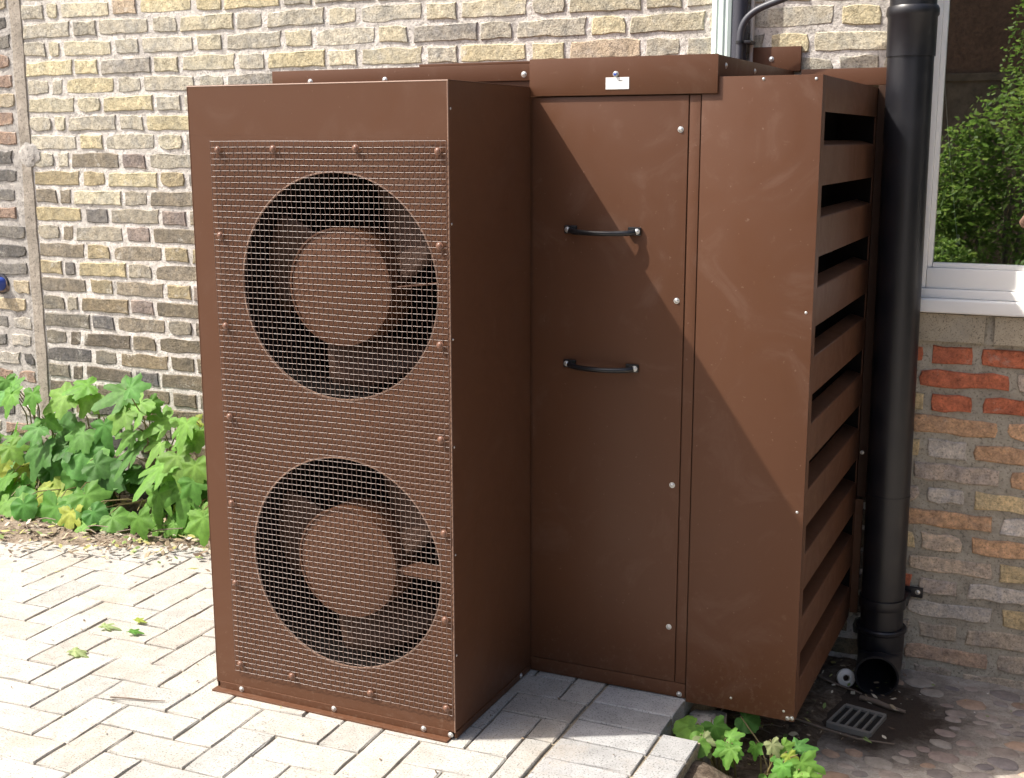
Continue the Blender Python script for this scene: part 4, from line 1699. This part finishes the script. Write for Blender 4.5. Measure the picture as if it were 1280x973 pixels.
PA = [(0.15, 0.25, 0.045), (0.11, 0.19, 0.04), (0.22, 0.31, 0.07)]
PB_ = [(0.05, 0.10, 0.025), (0.07, 0.13, 0.03)]
shrub((.75, -7.6, -.26), .9, .6, 2.15, 5600, PA, 'broad yellow green shrub across the yard opposite the window')
shrub((-.45, -7.7, -.26), .9, .6, 1.75, 5000, PA, 'rounded shrub across the yard, leftmost of the three tall shrubs')
shrub((1.95, -7.9, -.26), .8, .6, 1.7, 4200, PA, 'light green shrub across the yard behind the camera')
shrub((.2, -6.4, -.26), .6, .45, .95, 3000, PA, 'low shrub at the near side of the garden, left one')
shrub((1.2, -6.6, -.26), .6, .45, 1.0, 3000, PA, 'low shrub at the near side of the garden, right one')
shrub((1.30, -11.2, -.26), 1.0, .8, 3.5, 6500, PA, 'tall shrub beside the house across the yard')
PD = [(0.030, 0.055, 0.020), (0.022, 0.042, 0.016), (0.040, 0.065, 0.024)]
for yy, hh, lab in ((-.6, 4.4, 'added unseen evergreen holding back side light, nearest the wall'), (-2.8, 5.0, 'added unseen tall evergreen in the middle of the light blocking row'), (-5.0, 4.6, 'added unseen evergreen holding back side light, farthest from the wall')):
    shrub((5.6, yy, -.26), 1.3, 1.7, hh, 4200, PD, lab, 'added_shade_tree', 'tree', 'added evergreens blocking light right of the yard', 3.0)  # unseen evergreens added to darken the faces turned to the right
hs = thing('brown_house', (-.5, -13, -.26), 'brown brick house across the yard with white door frame and window', 'house')
w = MB()
w.box(-6, 4, -13.4, -13.0, -.26, 5.2)
w.build('wall', M['brown_brick'], hs)
w = MB()
w.box(-.62, -.50, -12.99, -12.93, -.2, 2.35, .01)
w.box(.30, .42, -12.99, -12.93, -.2, 2.35, .01)
w.box(-.4995, .2995, -12.99, -12.93, 2.25, 2.35, .01)
w.build('door_frame', M['fence'], hs)
MB().box(-.499, .299, -12.995, -12.96, -.2, 2.249).build('door', M['fence'], hs)
w = MB()
w.box(-3.0, -1.2, -12.99, -12.93, 1.0, 1.1, .01)
w.box(-3.0, -1.2, -12.99, -12.93, 2.3, 2.4, .01)
for x in (-3.0, -2.15, -1.3):
    w.box(x, x + .1, -12.99, -12.93, 1.101, 2.299, .01)
wf = w.build('window_frame', M['white'], hs)
MB().box(-2.95, -1.25, -12.995, -12.985, 1.05, 2.35).build('pane', M['black_in'], hs)
fe = thing('garden_fence', (0, -9.2, -.26), 'brown board fence behind the shrubs across the yard', 'fence')
for k in range(44):
    MB().box(-3.2 + k * .15, -3.2 + k * .15 + .142, -9.22, -9.20, -.25, 1.25 + hrnd.uniform(-.01, .01), .004).build('board', M['fence'], fe)
r_ = MB()
r_.box(-3.2, 3.4, -9.199, -9.16, .1, .19)
r_.box(-3.2, 3.4, -9.199, -9.16, .85, .94)
r_.build('rail', M['fence'], fe)


# ------------------------------------------------------------------ the photographer, mirrored at the edge of the glass
M['skin'] = NT('skin').finish((0.50, 0.28, 0.20), 0.5)
M['orange'] = NT('orange_fabric').finish((0.75, 0.13, 0.02), 0.8)
M['grey_cloth'] = NT('grey_fabric').finish((0.20, 0.20, 0.21), 0.85)
M['hair'] = NT('dark_hair').finish((0.03, 0.02, 0.015), 0.6)
M['shoe'] = NT('black_shoe').finish((0.02, 0.02, 0.02), 0.5)


def skin_obj(name, chains, mat, parent, sub=2):
    """chains: lists of (point, radius x, radius y); a chain may start at an existing point"""
    b = bmesh.new()
    lay_ = b.verts.layers.skin.verify()
    known = {}
    for ch in chains:
        prev = None
        for i, (p, ra, rb) in enumerate(ch):
            key = tuple(round(c, 4) for c in p)
            v = known.get(key)
            if v is None:
                v = b.verts.new(p)
                v[lay_].radius = (ra, rb)
                v[lay_].use_root = (prev is None)
                known[key] = v
            if prev is not None and prev is not v:
                b.edges.new((prev, v))
            prev = v
    me = bpy.data.meshes.new(name)
    b.to_mesh(me)
    b.free()
    me.materials.append(mat)
    o = link(name, me, parent)
    sk = o.modifiers.new('skin', 'SKIN')
    sk.use_smooth_shade = True
    ss = o.modifiers.new('subd', 'SUBSURF')
    ss.levels = sub
    ss.render_levels = sub
    return o


PX, PY, PZ = 1.37, -4.52, ZL + .004
per = thing('person', (PX, PY, PZ), 'person in an orange top and grey trousers holding up a phone, mirrored in the window', 'person')


def pp_(x, y, z):
    return (PX + x, PY + y, PZ + z)


ph = CAM - FWD * .016
hL = ph - RIGHT * .085 - FWD * .012 - UP * .01
hR = ph + RIGHT * .085 - FWD * .012 - UP * .01
pel, wst, chs, nck, hd0, hd1, hd2 = pp_(0, 0, .95), pp_(0, 0, 1.10), pp_(0, .01, 1.32), pp_(0, .0, 1.48), pp_(0, .02, 1.56), pp_(0, .03, 1.66), pp_(0, .02, 1.745)
shL, shR = pp_(-.19, 0, 1.42), pp_(.19, 0, 1.42)
elL, elR = pp_(-.36, .17, 1.17), pp_(.30, .17, 1.20)
wrL = tuple(hL - RIGHT * .035 - FWD * .075 - UP * .05)
wrR = tuple(hR + RIGHT * .035 - FWD * .075 - UP * .05)
palL, palR = tuple(hL - RIGHT * .022 - FWD * .02 - UP * .015), tuple(hR + RIGHT * .022 - FWD * .02 - UP * .015)


def lerp(a, b, t):
    return tuple(p + (q - p) * t for p, q in zip(a, b))


legs = []
for sx in (-1, 1):
    hip, kn, an, to = pp_(sx * .09, 0, .90), pp_(sx * .105, .02, .50), pp_(sx * .11, -.02, .09), pp_(sx * .125, .15, .035)
    legs.append((hip, kn, an, to))
body = [[(pel, .145, .10), (wst, .125, .092), (chs, .15, .10), (nck, .055, .055), (hd0, .062, .07), (hd1, .076, .092), (hd2, .05, .065)],
        [(chs, .15, .10), (shL, .062, .062), (lerp(shL, elL, .5), .048, .048), (elL, .040, .040), (lerp(elL, wrL, .5), .036, .036), (wrL, .026, .022), (palL, .036, .016)],
        [(chs, .15, .10), (shR, .062, .062), (lerp(shR, elR, .5), .048, .048), (elR, .040, .040), (lerp(elR, wrR, .5), .036, .036), (wrR, .026, .022), (palR, .036, .016)]]
for hip, kn, an, to in legs:
    body.append([(pel, .145, .10), (hip, .085, .085), (lerp(hip, kn, .5), .075, .075), (kn, .055, .055), (lerp(kn, an, .4), .055, .055), (an, .038, .038), (to, .04, .025)])
for pal, h_, sg in ((palL, hL, -1), (palR, hR, 1)):
    pv = Vector(pal)
    for k, ln in enumerate((.062, .070, .066, .052)):
        r0 = pv + UP * (.030 - .019 * k) + RIGHT * (-sg * .002)
        k1 = r0 + RIGHT * (-sg * ln * .42) - FWD * (-.012)
        k2 = k1 + RIGHT * (-sg * ln * .38) - FWD * .001
        k3 = k2 + RIGHT * (-sg * ln * .22) - FWD * .008
        body.append([(tuple(r0), .0095, .0095), (tuple(k1), .0088, .0088), (tuple(k2), .008, .008), (tuple(k3), .007, .007)])
    t0 = pv - UP * .018 - FWD * .012
    t1 = t0 - RIGHT * (sg * .028) - UP * .004 - FWD * .010
    t2 = t1 - RIGHT * (sg * .026) + UP * .010 + FWD * .004
    body.append([(tuple(t0), .011, .011), (tuple(t1), .0098, .0098), (tuple(t2), .0082, .0082)])
bo = skin_obj('body', body, M['skin'], per)
G = .014
top = [[(pp_(0, 0, .93), .155 + G, .112 + G), (wst, .135 + G, .102 + G), (chs, .152 + G, .105 + G), (pp_(0, 0, 1.45), .075, .07)],
       [(chs, .152 + G, .105 + G), (shL, .066 + G, .066 + G), (lerp(shL, elL, .5), .054 + G, .054 + G), (lerp(shL, elL, .86), .050 + G, .050 + G)],
       [(chs, .152 + G, .105 + G), (shR, .066 + G, .066 + G), (lerp(shR, elR, .5), .054 + G, .054 + G), (lerp(shR, elR, .86), .050 + G, .050 + G)]]
skin_obj('top', top, M['orange'], per)
tr_ = []
for hip, kn, an, to in legs:
    tr_.append([(pp_(0, 0, .92), .145 + G, .105 + G), (hip, .098, .098), (lerp(hip, kn, .5), .088, .088), (kn, .070, .070), (lerp(kn, an, .4), .066, .066), (lerp(kn, an, .95), .056, .056)])
skin_obj('trousers', tr_, M['grey_cloth'], per)
for hip, kn, an, to in legs:
    skin_obj('shoe', [[((an[0], an[1] - .03, PZ + .045), .045, .045), ((an[0], an[1] + .05, PZ + .042), .044, .042), (to, .042, .034), ((to[0], to[1] + .05, PZ + .03), .034, .026)]], M['shoe'], per)
hm = MB()
bmx = bmesh.new()
bmesh.ops.create_uvsphere(bmx, u_segments=24, v_segments=14, radius=1)
for v in bmx.verts:
    d_ = v.co.copy()
    v.co = Vector((PX + d_.x * .086, PY + .012 + d_.y * .102, PZ + 1.675 + d_.z * .092))
    if d_.y > .2 and d_.z < .35:
        v.co = v.co.lerp(Vector((PX, PY - .02, PZ + 1.70)), .55)
hm.bm(bmx)
hm.build('hair', M['hair'], per, 60)
fz = PZ + 1.635
for sx in (-1, 1):
    MB().lathe([(0, .012), (.008, .009), (.012, 0), (.008, -.006)], (PX + sx * .031, PY + .104, fz), (0, 1, 0), 12).build('eye', M['whiteb'], per, 60)
    MB().lathe([(0, .016), (.022, .010), (.028, 0), (.02, -.01)], (PX + sx * .078, PY + .025, fz - .015), (sx, -.2, 0), 12).build('ear', M['skin'], per, 60)
MB().tube([(PX, PY + .105, fz + .012), (PX, PY + .122, fz - .018), (PX, PY + .132, fz - .038), (PX, PY + .112, fz - .046)], [.008, .011, .015, .008], 8).build('nose', M['skin'], per, 60)
MB().tube([(PX - .024, PY + .098, fz - .072), (PX, PY + .108, fz - .074), (PX + .024, PY + .098, fz - .072)], [.004, .007, .004], 8).build('mouth', NT('lips').finish((0.36, 0.13, 0.11), 0.5), per, 60)
phm = MB()
phm.box(-.074, .074, -.037, .037, -.004, .004, .003)
pho = phm.build('phone', M['handle'], None, 40)
pho.matrix_world = Matrix.Translation(ph) @ Matrix((RIGHT, UP, -FWD)).transposed().to_4x4()
tag(pho, 'thin black phone held up in both hands by the photographer', 'phone')
